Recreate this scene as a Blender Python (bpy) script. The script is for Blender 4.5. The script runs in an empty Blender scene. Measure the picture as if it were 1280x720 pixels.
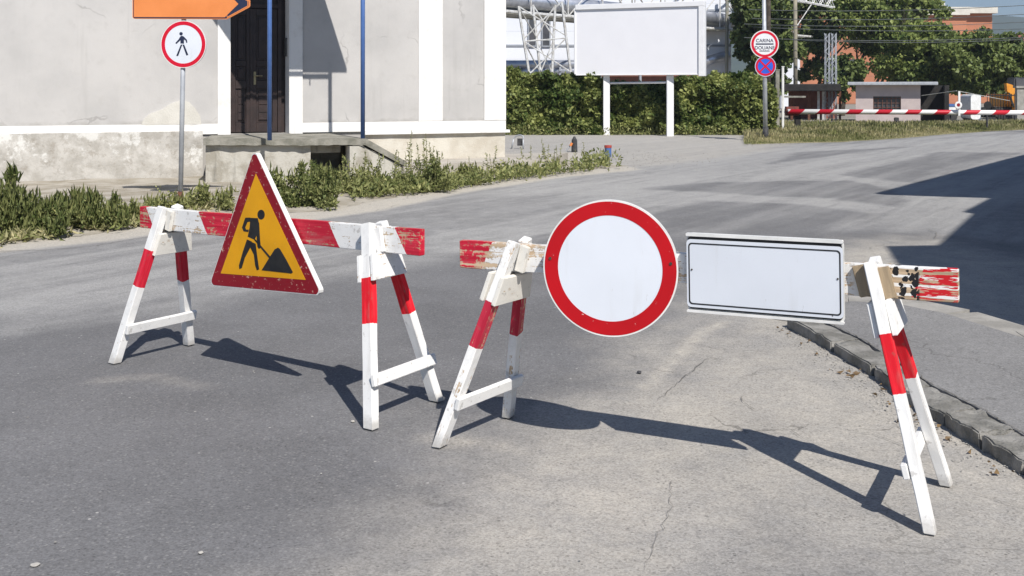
import bpy, bmesh, math, random
import numpy as np
from mathutils import Vector, Matrix, noise as mnoise
random.seed(7); RNG = np.random.default_rng(11)
scene = bpy.context.scene
COL = scene.collection
R = math.radians
H, F, CX, HY = 1.48, 1350.0, 640.0, 112.0       # camera height, focal length (photo px), optical axis, horizon

# ------------------------------------------------------------------ survey helpers (photo measurement -> metres)
def gp(x, y, z=0.0):
    Y = F*(H-z)/(y-HY); return Vector(((x-CX)/F*Y, Y, z))
def at(x, y, Y):
    return Vector(((x-CX)/F*Y, Y, H-(y-HY)/F*Y))
def on_plane(x, y, p0, n):
    d = Vector(((x-CX)/F, 1.0, -(y-HY)/F)); c = Vector((0, 0, H))
    t = (p0-c).dot(n)/d.dot(n); return c+d*t

# ------------------------------------------------------------------ materials
class NT:
    def __init__(s, name):
        s.m = bpy.data.materials.new(name); s.m.use_nodes = True
        s.t = s.m.node_tree; s.b = s.t.nodes['Principled BSDF']; s.out = s.t.nodes['Material Output']
    def n(s, typ, **kw):
        nd = s.t.nodes.new(typ)
        for k, v in kw.items(): setattr(nd, k, v)
        return nd
    def l(s, a, b): s.t.links.new(a, b)
    def put(s, sock, v):
        if hasattr(v, 'is_output') or isinstance(v, bpy.types.NodeSocket): s.l(v, sock)
        else: sock.default_value = v
    def math(s, op, a, b=0.0, c=None, clamp=False):
        nd = s.n('ShaderNodeMath', operation=op); nd.use_clamp = clamp
        s.put(nd.inputs[0], a); s.put(nd.inputs[1], b)
        if c is not None: s.put(nd.inputs[2], c)
        return nd.outputs[0]
    def mix(s, f, a, b):
        nd = s.n('ShaderNodeMix', data_type='RGBA')
        s.put(nd.inputs['Factor'], f)
        s.put(nd.inputs[6], a if not isinstance(a, tuple) else (*a, 1)[:4]); s.put(nd.inputs[7], b if not isinstance(b, tuple) else (*b, 1)[:4])
        return nd.outputs[2]
    def coord(s, kind='Object', scale=(1, 1, 1), rot=(0, 0, 0), loc=(0, 0, 0)):
        tc = s.n('ShaderNodeTexCoord'); mp = s.n('ShaderNodeMapping')
        mp.inputs['Scale'].default_value = scale; mp.inputs['Rotation'].default_value = rot; mp.inputs['Location'].default_value = loc
        s.l(tc.outputs[kind], mp.inputs[0]); return mp.outputs[0]
    def noise(s, vec, scale, detail=4, rough=0.55, dist=0.0):
        nd = s.n('ShaderNodeTexNoise'); s.l(vec, nd.inputs['Vector'])
        nd.inputs['Scale'].default_value = scale; nd.inputs['Detail'].default_value = detail
        nd.inputs['Roughness'].default_value = rough; nd.inputs['Distortion'].default_value = dist
        return nd.outputs['Fac']
    def voro(s, vec, scale, feature='F1', out='Distance', rnd=1.0):
        nd = s.n('ShaderNodeTexVoronoi', feature=feature); s.l(vec, nd.inputs['Vector'])
        nd.inputs['Scale'].default_value = scale; nd.inputs['Randomness'].default_value = rnd
        return nd.outputs[out]
    def step(s, v, lo, hi):
        nd = s.n('ShaderNodeMapRange'); nd.interpolation_type = 'SMOOTHSTEP'
        s.put(nd.inputs['Value'], v); nd.inputs['From Min'].default_value = lo; nd.inputs['From Max'].default_value = hi
        return nd.outputs['Result']
    def xyz(s, vec):
        nd = s.n('ShaderNodeSeparateXYZ'); s.l(vec, nd.inputs[0]); return nd.outputs
    def bump(s, h, strength=0.3, dist=0.01):
        nd = s.n('ShaderNodeBump'); nd.inputs['Strength'].default_value = strength; nd.inputs['Distance'].default_value = dist
        s.l(h, nd.inputs['Height']); s.l(nd.outputs[0], s.b.inputs['Normal'])
    def done(s, col=None, rough=0.7, metal=0.0, spec=0.4):
        if col is not None: s.put(s.b.inputs['Base Color'], col if not isinstance(col, tuple) else (*col, 1)[:4])
        s.put(s.b.inputs['Roughness'], rough); s.b.inputs['Metallic'].default_value = metal
        s.b.inputs['Specular IOR Level'].default_value = spec
        return s.m

def mat(name, c1, c2=None, scale=3.0, rough=0.7, metal=0.0, bump=0.0, bscale=60.0, spec=0.4, lo=0.35, hi=0.65):
    t = NT(name); v = t.coord()
    if c2 is None: c2 = tuple(x*0.8 for x in c1)
    col = t.mix(t.step(t.noise(v, scale, 6, 0.6), lo, hi), c1, c2)
    if bump: t.bump(t.noise(v, bscale, 4), bump, 0.01)
    return t.done(col, rough, metal, spec)

M = {}
def paint_wood(name, bounds, k=0.0, first_red=True, wear=0.25, wood=(.30, .22, .14), red=(.50, .012, .03), white=(.80, .79, .77), seed=0.0, marks=None):
    """striped house paint flaking off a plank; x runs along the plank, y across it"""
    t = NT(name); v = t.coord(loc=(seed, 0, 0)); raw = t.xyz(t.coord())
    sv = t.math('ADD', raw[0], t.math('MULTIPLY', raw[1], k))
    sv = t.math('ADD', sv, t.math('MULTIPLY', t.math('SUBTRACT', t.noise(v, 60, 2), .5), .008))
    isred = 1.0 if first_red else 0.0
    cur = None; sign = -1 if first_red else 1
    for b in bounds:
        s_ = t.math('MULTIPLY', t.math('GREATER_THAN', sv, b), sign); sign = -sign
        cur = t.math('ADD', s_, isred if cur is None else cur)
    if cur is None: cur = t.math('ADD', isred, 0.0)
    str_v = t.coord(scale=(2.2, 38, 38), loc=(seed, seed, 0))
    blot = t.noise(v, 9, 5, .65); grain = t.noise(str_v, 1.0, 5, .65)
    redc = t.mix(t.step(grain, .4, .7), red, tuple(min(1, x*1.5+.02) for x in red))
    whc = t.mix(t.step(t.noise(v, 14, 5, .7), .45, .75), white, tuple(x*.86 for x in white))
    col = t.mix(cur, whc, redc)
    fine = t.noise(t.coord(scale=(5, 120, 120), loc=(seed, 0, seed)), 1.0, 4, .7)
    chip = t.math('ADD', t.math('MULTIPLY', t.math('ADD', blot, t.noise(v, 55, 4, .7)), .24), t.math('MULTIPLY', t.math('ADD', grain, fine), .26))
    th = .655-wear*.25
    chipm = t.step(chip, th, th+.025)
    woodc = t.mix(t.step(grain, .35, .65), wood, tuple(x*1.75 for x in wood))
    if marks:   # bare right end of the second plank: black dabs and a red brushed triangle
        bare = t.step(t.math('ADD', raw[0], t.math('MULTIPLY', t.math('SUBTRACT', t.noise(v, 30, 3), .5), .05)), 1.66, 1.70)
        stripes = t.math('GREATER_THAN', t.math('ADD', t.math('SINE', t.math('MULTIPLY', raw[1], 195)), t.math('MULTIPLY', t.math('SUBTRACT', t.noise(t.coord(scale=(3, 30, 1)), 1, 3), .5), 3.2)), -.25)
        col = t.mix(t.math('MULTIPLY', bare, stripes), col, woodc)
        wd = t.n('ShaderNodeVectorMath', operation='ADD'); t.l(t.coord(scale=(1.25, .8, 1)), wd.inputs[0]); wn_ = t.n('ShaderNodeTexNoise'); t.l(v, wn_.inputs['Vector']); wn_.inputs['Scale'].default_value = 38; wn_.inputs['Detail'].default_value = 4
        ws = t.n('ShaderNodeVectorMath', operation='SCALE'); t.l(wn_.outputs['Color'], ws.inputs[0]); ws.inputs['Scale'].default_value = .035; t.l(ws.outputs[0], wd.inputs[1])
        dv = t.voro(wd.outputs[0], 34, 'F1'); zone = t.math('MULTIPLY', t.step(raw[0], marks[0], marks[0]+.01), t.math('SUBTRACT', 1.0, t.step(raw[0], marks[1]-.01, marks[1])))
        dab = t.math('MULTIPLY', t.math('LESS_THAN', t.math('ADD', dv, t.math('MULTIPLY', t.noise(v, 40, 2), .30)), .58), zone)
        dab = t.math('MULTIPLY', dab, t.step(t.noise(v, 14, 2), .30, .36))
        tri = t.math('MULTIPLY', t.math('GREATER_THAN', raw[0], t.math('ADD', marks[2], t.math('MULTIPLY', t.math('ADD', raw[1], .059), .42))), t.math('LESS_THAN', raw[0], marks[3]))
        brush = t.math('GREATER_THAN', t.noise(t.coord(scale=(9, 95, 1)), 1, 3, .6), .50)
        col = t.mix(t.math('MULTIPLY', tri, brush), col, (.55, .012, .02, 1))
        col = t.mix(dab, col, (.012, .012, .014, 1))
        chipm = t.math('MULTIPLY', chipm, t.math('SUBTRACT', 1.0, t.step(raw[0], 1.64, 1.66)))
    col = t.mix(chipm, col, woodc)
    ends = t.step(t.noise(v, 25, 4), .62, .68)
    col = t.mix(t.math('MULTIPLY', ends, .35), col, (.16, .13, .10, 1))
    if not marks and first_red is False and bounds:
        mud = t.math('SUBTRACT', 1.0, t.step(t.math('ADD', raw[0], t.math('MULTIPLY', t.noise(v, 22, 4, .7), .10)), .045, .12)); col = t.mix(t.math('MULTIPLY', mud, .55), col, (.24, .215, .18, 1))
    smear = t.step(t.noise(t.coord(scale=(1.6, 9, 9), loc=(seed, 2, 0)), 2.0, 5, .65), .56, .74); col = t.mix(t.math('MULTIPLY', smear, .28), col, (.34, .31, .27, 1))
    t.bump(t.math('SUBTRACT', t.math('MULTIPLY', grain, .5), t.math('MULTIPLY', chipm, .7)), .35, .003)
    return t.done(col, .6, 0, .35)

# ------------------------------------------------------------------ objects
def link(o, parent=None):
    COL.objects.link(o)
    if parent is not None:
        wm = o.matrix_basis.copy(); o.parent = parent
        o.matrix_basis = WM[parent.name].inverted() @ wm; WM[o.name] = wm
    else: WM[o.name] = o.matrix_basis.copy()
    return o
WM = {}; LOCAL = set()     # LOCAL: things whose parts are modelled in the thing's own axes
def obj(name, mesh, m=None, parent=None, world=None, smooth=False):
    if isinstance(mesh, bmesh.types.BMesh):
        me = bpy.data.meshes.new(name); mesh.to_mesh(me); mesh.free(); mesh = me
    o = bpy.data.objects.new(name, mesh)
    if m is not None: mesh.materials.append(m)
    if smooth:
        for p in mesh.polygons: p.use_smooth = True
    o.matrix_basis = world if world is not None else (WM[parent.name].copy() if parent is not None and parent.name in LOCAL else Matrix.Identity(4))
    link(o, parent)
    if parent is not None and parent.name in LOCAL: LOCAL.add(o.name)
    return o
def tag(o, label=None, cat=None, group=None, kind=None):
    if label: o['label'] = label
    if cat: o['category'] = cat
    if group: o['group'] = group
    if kind: o['kind'] = kind
    return o
def thing(name, label, cat, world=None, group=None):
    e = bpy.data.objects.new(name, None); e.empty_display_size = .2
    e.matrix_basis = world if isinstance(world, Matrix) else Matrix.Translation(world if world is not None else (0, 0, 0))
    link(e)
    if isinstance(world, Matrix): LOCAL.add(e.name)
    return tag(e, label, cat, group)
def frame(o, x, y, z):
    x, y, z = Vector(x).normalized(), Vector(y).normalized(), Vector(z).normalized()
    m = Matrix((x, y, z)).transposed().to_4x4(); m.translation = Vector(o); return m
ID = Matrix.Identity(4)

def bm_box(bm, c, s, M4=ID):
    r = bmesh.ops.create_cube(bm, size=1.0)
    bmesh.ops.transform(bm, matrix=M4 @ Matrix.Translation(c) @ Matrix.Diagonal((*s, 1)), verts=r['verts']); return r['verts']
def bm_span(bm, x0, x1, y0, y1, z0, z1, M4=ID):
    return bm_box(bm, ((x0+x1)/2, (y0+y1)/2, (z0+z1)/2), (abs(x1-x0), abs(y1-y0), abs(z1-z0)), M4)
def bm_tube(bm, p0, p1, r0, r1=None, seg=10):
    p0, p1 = Vector(p0), Vector(p1); d = p1-p0
    if r1 is None: r1 = r0
    r = bmesh.ops.create_cone(bm, cap_ends=True, segments=seg, radius1=r0, radius2=r1, depth=d.length)
    bmesh.ops.transform(bm, matrix=Matrix.Translation((p0+p1)/2) @ d.to_track_quat('Z', 'Y').to_matrix().to_4x4(), verts=r['verts'])
    return r['verts']
def bm_prism(bm, pts, z0, z1):
    """closed outline pts (x,y) from z0 to z1"""
    a = [bm.verts.new((p[0], p[1], z0)) for p in pts]; b = [bm.verts.new((p[0], p[1], z1)) for p in pts]
    n = len(pts)
    area = sum(pts[i][0]*pts[(i+1) % n][1]-pts[(i+1) % n][0]*pts[i][1] for i in range(n))
    ft = bm.faces.new(b); fb = bm.faces.new(a[::-1]); sides = []
    for i in range(n): sides.append(bm.faces.new((a[i], a[(i+1) % n], b[(i+1) % n], b[i])))
    if area < 0:
        for f in [ft, fb]+sides: f.normal_flip()
    return ft
def bm_ring(bm, outer, inner, z0, z1):
    n = len(outer); v = [[bm.verts.new((p[0], p[1], z)) for p in c] for c, z in ((outer, z1), (inner, z1), (outer, z0), (inner, z0))]
    for i in range(n):
        j = (i+1) % n
        bm.faces.new((v[0][i], v[0][j], v[1][j], v[1][i])); bm.faces.new((v[2][j], v[2][i], v[3][i], v[3][j]))
        bm.faces.new((v[2][i], v[2][j], v[0][j], v[0][i])); bm.faces.new((v[1][i], v[1][j], v[3][j], v[3][i]))
    bmesh.ops.recalc_face_normals(bm, faces=bm.faces[:])
def circ(r, n=64, c=(0, 0)): return [(c[0]+r*math.cos(2*math.pi*i/n), c[1]+r*math.sin(2*math.pi*i/n)) for i in range(n)]
def rrect(w, h, r, n=6, c=(0, 0)):
    out = []
    for sx, sy, a0 in ((1, 1, 0), (-1, 1, 90), (-1, -1, 180), (1, -1, 270)):
        for i in range(n+1):
            a = R(a0+90*i/n); out.append((c[0]+sx*(w/2-r)+r*math.cos(a), c[1]+sy*(h/2-r)+r*math.sin(a)))
    return out
def round_poly(pts, r, n=6):
    out = []; m = len(pts)
    for i in range(m):
        p, a, b = Vector(pts[i]), Vector(pts[i-1]), Vector(pts[(i+1) % m])
        da, db = (a-p).normalized(), (b-p).normalized()
        half = da.angle(db)/2; t = r/math.tan(half); c = p+(da+db).normalized()*(r/math.sin(half))
        s, e = p+da*t, p+db*t
        for k in range(n+1):
            q = (s.lerp(e, k/n)-c).normalized()*r+c; out.append((q.x, q.y))
    return out
def poly_from(lst): return [(p[0], p[1]) for p in lst]

def board(name, p0, p1, w, t, side, m, parent, cut0=False, cut1=None, bev=.003, jit=0.0):
    """plank from p0 to p1; width w along `side`, thickness t; cut0 trims the foot level with the ground"""
    p0, p1 = Vector(p0), Vector(p1); x = (p1-p0); L = x.length; x.normalize()
    y = Vector(side); y = (y-x*y.dot(x)).normalized(); z = x.cross(y)
    W = frame(p0, x, y, z); bm = bmesh.new()
    vs = bm_span(bm, 0, L, -w/2, w/2, -t/2, t/2)
    bm.verts.ensure_lookup_table()
    if cut0:
        for v in bm.verts:
            if v.co.x < L*.5:
                wv = W @ v.co; v.co.x += -(wv.z-.002)/x.z
    bmesh.ops.bevel(bm, geom=bm.edges[:], offset=bev, segments=2, affect='EDGES')
    if jit:
        es = [e for e in bm.edges if e.calc_length() > .2]
        bmesh.ops.subdivide_edges(bm, edges=es, cuts=14)
        for v in bm.verts:
            q = W @ v.co; dn = mnoise.noise_vector(q*7)*jit+mnoise.noise_vector(q*31)*jit*.5
            v.co += Vector((0, dn.y, dn.z))
    return obj(name, bm, m, parent, W)

# ================================================================== camera, light, sky
cam = bpy.data.cameras.new('camera'); cam.sensor_width = 36; cam.lens = 36*F/1280; cam.shift_y = -(360-HY)/1280
cam.clip_end = 9000; cam.clip_start = .05
co = bpy.data.objects.new('camera', cam); co.location = (0, 0, H); co.rotation_euler = (R(90), 0, 0); COL.objects.link(co); scene.camera = co
SUN = Vector((.36, -.86, 1.0)).normalized()
sl = bpy.data.lights.new('sun', 'SUN'); sl.energy = 4.9; sl.angle = R(.5); sl.color = (1, .955, .89)
so = bpy.data.objects.new('sun', sl); so.rotation_euler = SUN.to_track_quat('Z', 'Y').to_euler(); so.location = SUN*30; COL.objects.link(so)
w = bpy.data.worlds.new('World'); scene.world = w; w.use_nodes = True
sk = w.node_tree.nodes.new('ShaderNodeTexSky'); sk.sky_type = 'NISHITA'; sk.sun_disc = False
sk.sun_elevation = math.asin(SUN.z); sk.sun_rotation = math.atan2(SUN.x, SUN.y); sk.dust_density = .3; sk.ozone_density = 7.0; sk.air_density = 1.0
bg = w.node_tree.nodes['Background']; bg.inputs['Strength'].default_value = .075
w.node_tree.links.new(sk.outputs[0], bg.inputs['Color'])
vs = scene.view_settings; vs.view_transform = 'Standard'; vs.look = 'None'; vs.gamma = 1; vs.exposure = .25
scene.render.film_transparent = False
scene.cycles.max_bounces = 6; scene.cycles.transparent_max_bounces = 6

# ================================================================== ground and road
def vnoise(x, y, seed=0):
    """smooth value noise for arrays"""
    def h(i, j):
        n = np.sin(i*127.1+j*311.7+seed*74.7)*43758.5453; return n-np.floor(n)
    xi, yi = np.floor(x), np.floor(y); fx, fy = x-xi, y-yi; fx = fx*fx*(3-2*fx); fy = fy*fy*(3-2*fy)
    return (h(xi, yi)*(1-fx)+h(xi+1, yi)*fx)*(1-fy)+(h(xi, yi+1)*(1-fx)+h(xi+1, yi+1)*fx)*fy
def fbm(x, y, seed=0, o=4):
    s, a, t = 0, .5, 0
    for k in range(o): s = s+a*vnoise(x*2**k, y*2**k, seed+k); t += a; a *= .5
    return s/t
def sdf(px, py, poly):
    d = np.full(px.shape, 1e9); ins = np.zeros(px.shape, bool); n = len(poly)
    for i in range(n):
        ax, ay = poly[i][0], poly[i][1]; bx, by = poly[(i+1) % n][0], poly[(i+1) % n][1]
        ex, ey = bx-ax, by-ay; wx, wy = px-ax, py-ay
        t = np.clip((wx*ex+wy*ey)/(ex*ex+ey*ey+1e-12), 0, 1)
        d = np.minimum(d, (wx-ex*t)**2+(wy-ey*t)**2)
        c = ((ay <= py) & (by > py)) | ((by <= py) & (ay > py))
        with np.errstate(divide='ignore', invalid='ignore'): xc = ax+(py-ay)/(by-ay)*ex
        ins ^= c & (px < xc)
    return np.where(ins, 1, -1)*np.sqrt(d)
def mask(px, py, pts, soft, wob=0.25, seed=0):
    poly = [gp(*p) for p in pts]
    d = sdf(px, py, poly)+(fbm(px*1.4, py*1.4, seed)-.5)*2*wob+(fbm(px*6, py*6, seed+9)-.5)*wob*.9
    t = np.clip(d/soft+.5, 0, 1); return t*t*(3-2*t)
def line_mask(px, py, pts, wid, soft, wob=.15, seed=0):
    poly = [gp(*p) for p in pts]; d = np.full(px.shape, 1e9)
    for a, b in zip(poly[:-1], poly[1:]):
        ex, ey = b.x-a.x, b.y-a.y; wx, wy = px-a.x, py-a.y
        t = np.clip((wx*ex+wy*ey)/(ex*ex+ey*ey+1e-12), 0, 1)
        d = np.minimum(d, np.hypot(wx-ex*t, wy-ey*t))
    d = d+(fbm(px*2, py*2, seed)-.5)*2*wob
    t = np.clip((wid-d)/soft+.5, 0, 1); return t*t*(3-2*t)

def asphalt(name, base=(.135, .134, .137), light=(.385, .378, .365), beige=(.46, .425, .37), masks=True):
    t = NT(name); v = t.coord(); att = t.n('ShaderNodeAttribute'); att.attribute_name = 'wear'
    sp = t.n('ShaderNodeSeparateColor'); t.l(att.outputs['Color'], sp.inputs[0])
    big = t.noise(v, .8, 5, .6); med = t.noise(v, 5, 6, .65)
    st = t.coord(rot=(0, 0, R(-57.4))); st2 = t.n('ShaderNodeMapping'); st2.inputs['Scale'].default_value = (.16, 2.0, 1); t.l(st, st2.inputs[0])
    streak = t.noise(st2.outputs[0], 1.0, 5, .6)
    col = t.mix(t.step(big, .3, .7), base, tuple(x*1.3 for x in base))
    if masks:
        edgy = t.math('MULTIPLY', sp.outputs[0], t.math('SUBTRACT', 1.25, sp.outputs[0]))
        wv = t.math('ADD', sp.outputs[0], t.math('MULTIPLY', t.math('SUBTRACT', t.noise(v, 4, 7, .72), .5), t.math('MULTIPLY_ADD', edgy, 2.6, .16)))
        wv = t.math('MULTIPLY', wv, 1.0, clamp=True)
        col = t.mix(wv, col, light)
        stk = t.math('MULTIPLY', t.step(streak, .40, .62), sp.outputs[1])
        col = t.mix(t.math('MULTIPLY', stk, .5), col, light)
        dk = t.math('MULTIPLY', t.step(t.noise(st2.outputs[0], 2.3, 5, .65), .52, .70), sp.outputs[1]); col = t.mix(t.math('MULTIPLY', dk, .35), col, base)
        bv = t.math('MULTIPLY', t.math('ADD', sp.outputs[2], t.math('MULTIPLY', t.math('SUBTRACT', t.noise(v, 3, 7, .72), .5), t.math('MULTIPLY', t.math('MULTIPLY', sp.outputs[2], t.math('SUBTRACT', 1.35, sp.outputs[2])), 3.0))), 1.0, clamp=True)
        col = t.mix(bv, col, beige)
    # aggregate: fine light and dark stones in the binder
    ag = t.voro(v, 150, 'F1', 'Color'); agx = t.n('ShaderNodeSeparateColor'); t.l(ag, agx.inputs[0])
    f = t.math('MULTIPLY_ADD', agx.outputs[0], .40, .80)
    mul = t.n('ShaderNodeMix', data_type='RGBA', blend_type='MULTIPLY'); mul.inputs['Factor'].default_value = 1
    t.l(col, mul.inputs[6]); cmb = t.n('ShaderNodeCombineColor')
    f = t.math('MULTIPLY', f, t.math('MULTIPLY_ADD', t.noise(v, 28, 5, .65), .34, .83))
    for i in range(3): t.l(f, cmb.inputs[i])
    t.l(cmb.outputs[0], mul.inputs[7]); col = mul.outputs[2]
    # single stones standing out of the binder
    sv_ = t.voro(v, 62, 'F1', 'Color'); sx_ = t.n('ShaderNodeSeparateColor'); t.l(sv_, sx_.inputs[0]); sd_ = t.math('LESS_THAN', t.voro(v, 62), .36)
    col = t.mix(t.math('MULTIPLY', t.math('MULTIPLY', t.math('GREATER_THAN', sx_.outputs[0], .80), sd_), .26), col, (.40, .39, .37, 1))
    col = t.mix(t.math('MULTIPLY', t.math('MULTIPLY', t.math('LESS_THAN', sx_.outputs[0], .17), sd_), .32), col, (.06, .058, .056, 1))
    # pits (dark) and pale chips
    pit = t.math('MULTIPLY', t.math('LESS_THAN', t.voro(v, 38), .17), t.step(med, .48, .62))
    col = t.mix(t.math('MULTIPLY', pit, .55), col, (.045, .043, .042, 1))
    chip = t.math('MULTIPLY', t.math('LESS_THAN', t.voro(t.coord(loc=(3.1, 1.7, 0)), 9), .055), t.step(t.noise(v, 2.3, 3), .44, .52))
    col = t.mix(t.math('MULTIPLY', chip, .65), col, (.52, .50, .47, 1))
    # cracks
    wob = t.n('ShaderNodeVectorMath', operation='ADD'); t.l(v, wob.inputs[0])
    nz = t.n('ShaderNodeTexNoise'); t.l(v, nz.inputs['Vector']); nz.inputs['Scale'].default_value = 3.5; nz.inputs['Detail'].default_value = 5
    sc = t.n('ShaderNodeVectorMath', operation='SCALE'); t.l(nz.outputs['Color'], sc.inputs[0]); sc.inputs['Scale'].default_value = .38
    t.l(sc.outputs[0], wob.inputs[1])
    cr = t.voro(wob.outputs[0], .75, 'DISTANCE_TO_EDGE')
    crm = t.math('MULTIPLY', t.math('LESS_THAN', cr, .0035), t.step(t.noise(v, .9, 3), .50, .57))
    if masks: crm = t.math('MULTIPLY', crm, t.math('MULTIPLY_ADD', sp.outputs[2], .75, .12))
    else: crm = t.math('MULTIPLY', crm, .5)
    col = t.mix(t.math('MULTIPLY', crm, .7), col, (.05, .046, .04, 1))
    hgt = t.math('ADD', t.math('MULTIPLY', agx.outputs[1], .35), t.math('MULTIPLY', t.noise(v, 140, 3), .5))
    hgt = t.math('SUBTRACT', hgt, t.math('ADD', crm, t.math('MULTIPLY', pit, .6)))
    t.bump(hgt, .55, .005)
    return t.done(col, .85, 0, .25)

gm = NT('dry_ground'); v = gm.coord()
c = gm.mix(gm.step(gm.noise(v, .6, 6, .65), .35, .65), (.29, .275, .245), (.22, .205, .175)); c = gm.mix(gm.step(gm.noise(v, 18, 5), .5, .7), c, (.40, .38, .34))
gm.bump(gm.noise(v, 40, 5), .5, .01); M['dirt'] = gm.done(c, .95, 0, .1)
bm = bmesh.new(); 
for q in ((-3000, -200), (3000, -200), (3000, 6000), (-3000, 6000)): bm.verts.new((*q, -.03))
bm.faces.new(bm.verts[:]); tag(obj('ground', bm, M['dirt']), kind='structure')

ys = [1.6]; 
while ys[-1] < 40: ys.append(ys[-1]+max(.05, ys[-1]*.011))
ys = np.array(ys); xs = np.concatenate([np.arange(-14, -5, .2), np.arange(-5, 6, .07), np.arange(6, 30, .25)])
GX, GY = np.meshgrid(xs, ys); px, py = GX.ravel(), GY.ravel()
d_al = px*.539+py*.842; d_ac = px*.842-py*.539
lightm = np.zeros(px.shape); stm = np.zeros(px.shape); bei = np.zeros(px.shape)
# left carriageway: traffic-polished bands beyond the barriers
far = mask(px, py, [(-400, 415), (0, 400), (190, 388), (420, 345), (560, 318), (700, 312), (820, 300), (900, 290), (1100, 285), (1500, 330), (1700, 150), (-600, 150)], .9, .3, 3)
stm = np.maximum(stm, far*.95)
lightm = np.maximum(lightm, far*.36)
pale = mask(px, py, [(800, 262), (720, 245), (600, 247), (640, 222), (800, 205), (960, 185), (1400, 160), (1500, 250), (1100, 262)], .9, .35, 5)
lightm = np.maximum(lightm, pale*.60)
lightm = np.maximum(lightm, .62*mask(px, py, [(500, 316), (540, 286), (700, 280), (740, 300), (700, 314)], .35, .06, 6))
lightm = np.maximum(lightm, .50*line_mask(px, py, [(0, 372), (250, 330), (430, 300), (640, 262), (800, 240)], .16, .35, .12, 8))
lightm = np.maximum(lightm, .42*line_mask(px, py, [(0, 415), (200, 380), (420, 335), (560, 305)], .14, .3, .1, 9))
for k, pl in enumerate(([(1047, 218), (1175, 189), (1276, 191), (1152, 230)], [(875, 227), (1062, 225), (1111, 236), (1133, 251), (1122, 258), (1032, 248), (894, 241), (800, 236)],
           [(560, 322), (640, 300), (800, 268), (875, 250), (987, 254), (1092, 267), (1042, 280), (1020, 300), (880, 330), (760, 345), (640, 335)], [(960, 205), (1060, 192), (1150, 182), (1000, 190)])):
    m_ = mask(px, py, pl, .20, .16, 20+k)
    lightm = lightm*(1-m_*.85); stm = stm*(1-m_*.35)
# gravel yard and shoulder
yard = mask(px, py, [(600, 212), (780, 209), (860, 203), (960, 188), (1000, 178), (1000, 160), (500, 160), (500, 205)], .8, .3, 31)
shoulder = mask(px, py, [(-500, 395), (-20, 317), (120, 303), (190, 293), (385, 275), (480, 262), (600, 237), (700, 222), (800, 212), (720, 190), (300, 200), (-500, 240)], .22, .08, 32)
bei = np.maximum(bei, np.maximum(yard*.42, shoulder*.95)); lightm = np.maximum(lightm, np.maximum(yard*.55, shoulder*.8))
# near right: worn dusty surface
near = mask(px, py, [(440, 760), (520, 620), (640, 530), (700, 500), (790, 475), (830, 440), (860, 405), (880, 350), (950, 318), (1060, 305), (1180, 300), (1300, 330), (1700, 520), (1500, 760)], 1.3, .45, 41)
bei = np.maximum(bei, near*(.56+.4*(fbm(px*1.2, py*1.2, 50)-.5)))
lightm = np.maximum(lightm, near*.30)
low = mask(px, py, [(870, 760), (900, 640), (1000, 610), (1200, 640), (1400, 700), (1400, 760)], .6, .2, 44)
bei = bei*(1-low*.25)
bei = np.maximum(bei, .85*line_mask(px, py, [(800, 488), (838, 455), (872, 418), (905, 402)], .05, .12, .05, 46))
bei = np.maximum(bei, .7*line_mask(px, py, [(560, 545), (640, 560), (790, 600), (830, 690)], .05, .3, .1, 47))
bei = np.maximum(bei, .35*line_mask(px, py, [(130, 475), (190, 470), (250, 482)], .03, .15, .04, 48))
z = (fbm(px*.35, py*.35, 60)-.5)*.014+(fbm(px*2.2, py*2.2, 61)-.5)*.004
z = z*np.clip((py-1.6)/1, 0, 1)-.004
nx, ny = len(xs), len(ys)
faces = [(j*nx+i, j*nx+i+1, (j+1)*nx+i+1, (j+1)*nx+i) for j in range(ny-1) for i in range(nx-1)]
me = bpy.data.meshes.new('road'); me.from_pydata(np.stack([px, py, z], 1).tolist(), [], faces)
ca = me.color_attributes.new('wear', 'FLOAT_COLOR', 'POINT')
ca.data.foreach_set('color', np.stack([np.clip(lightm, 0, 1), np.clip(stm, 0, 1), np.clip(bei, 0, 1), np.ones_like(px)], 1).ravel())
M['road'] = asphalt('road_asphalt')
tag(obj('road', me, M['road'], smooth=True), kind='structure')
bm = bmesh.new()
for q in ((-60, 39.5), (90, 39.5), (90, 44), (-60, 44)): bm.verts.new((*q, -.012))
bm.faces.new(bm.verts[:])
tag(obj('gravel_yard', bm, M['dirt']), kind='structure')

# dirt verge in front of the house
vp = [gp(*p) for p in [(-500, 372), (-60, 312), (0, 303), (90, 294), (170, 281), (290, 268), (400, 262), (480, 246), (560, 231), (660, 219), (778, 207), (770, 200), (700, 197), (640, 199)]]
vp = [(p.x, p.y) for p in vp]+[(0.2, 20.6), (-3, 19.5), (-9, 16.8), (-13, 15.5)]
gx, gy = np.meshgrid(np.arange(-13, 3, .12), np.arange(7.5, 21, .12)); qx, qy = gx.ravel(), gy.ravel()
dd = sdf(qx, qy, vp); keep = dd > -.25
hz = np.clip(dd/.6+.25, -.35, 1)*.06+(fbm(qx*2, qy*2, 5)-.5)*.06*np.clip(dd/.4, 0, 1)
idx = -np.ones(qx.shape, int); idx[keep] = np.arange(keep.sum())
nX, nY = gx.shape[1], gx.shape[0]; fs = []
for j in range(nY-1):
    for i in range(nX-1):
        q = (j*nX+i, j*nX+i+1, (j+1)*nX+i+1, (j+1)*nX+i); r_ = [idx[k] for k in q]
        if min(r_) >= 0: fs.append(r_)
me = bpy.data.meshes.new('dirt_verge'); me.from_pydata(np.stack([qx, qy, hz], 1)[keep].tolist(), [], fs)
M['verge'] = mat('verge_dirt', (.40, .37, .32), (.27, .24, .19), 2.2, .95, 0, .6, 35, .1)
tag(obj('dirt_verge', me, M['verge'], smooth=True), kind='structure')

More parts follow.
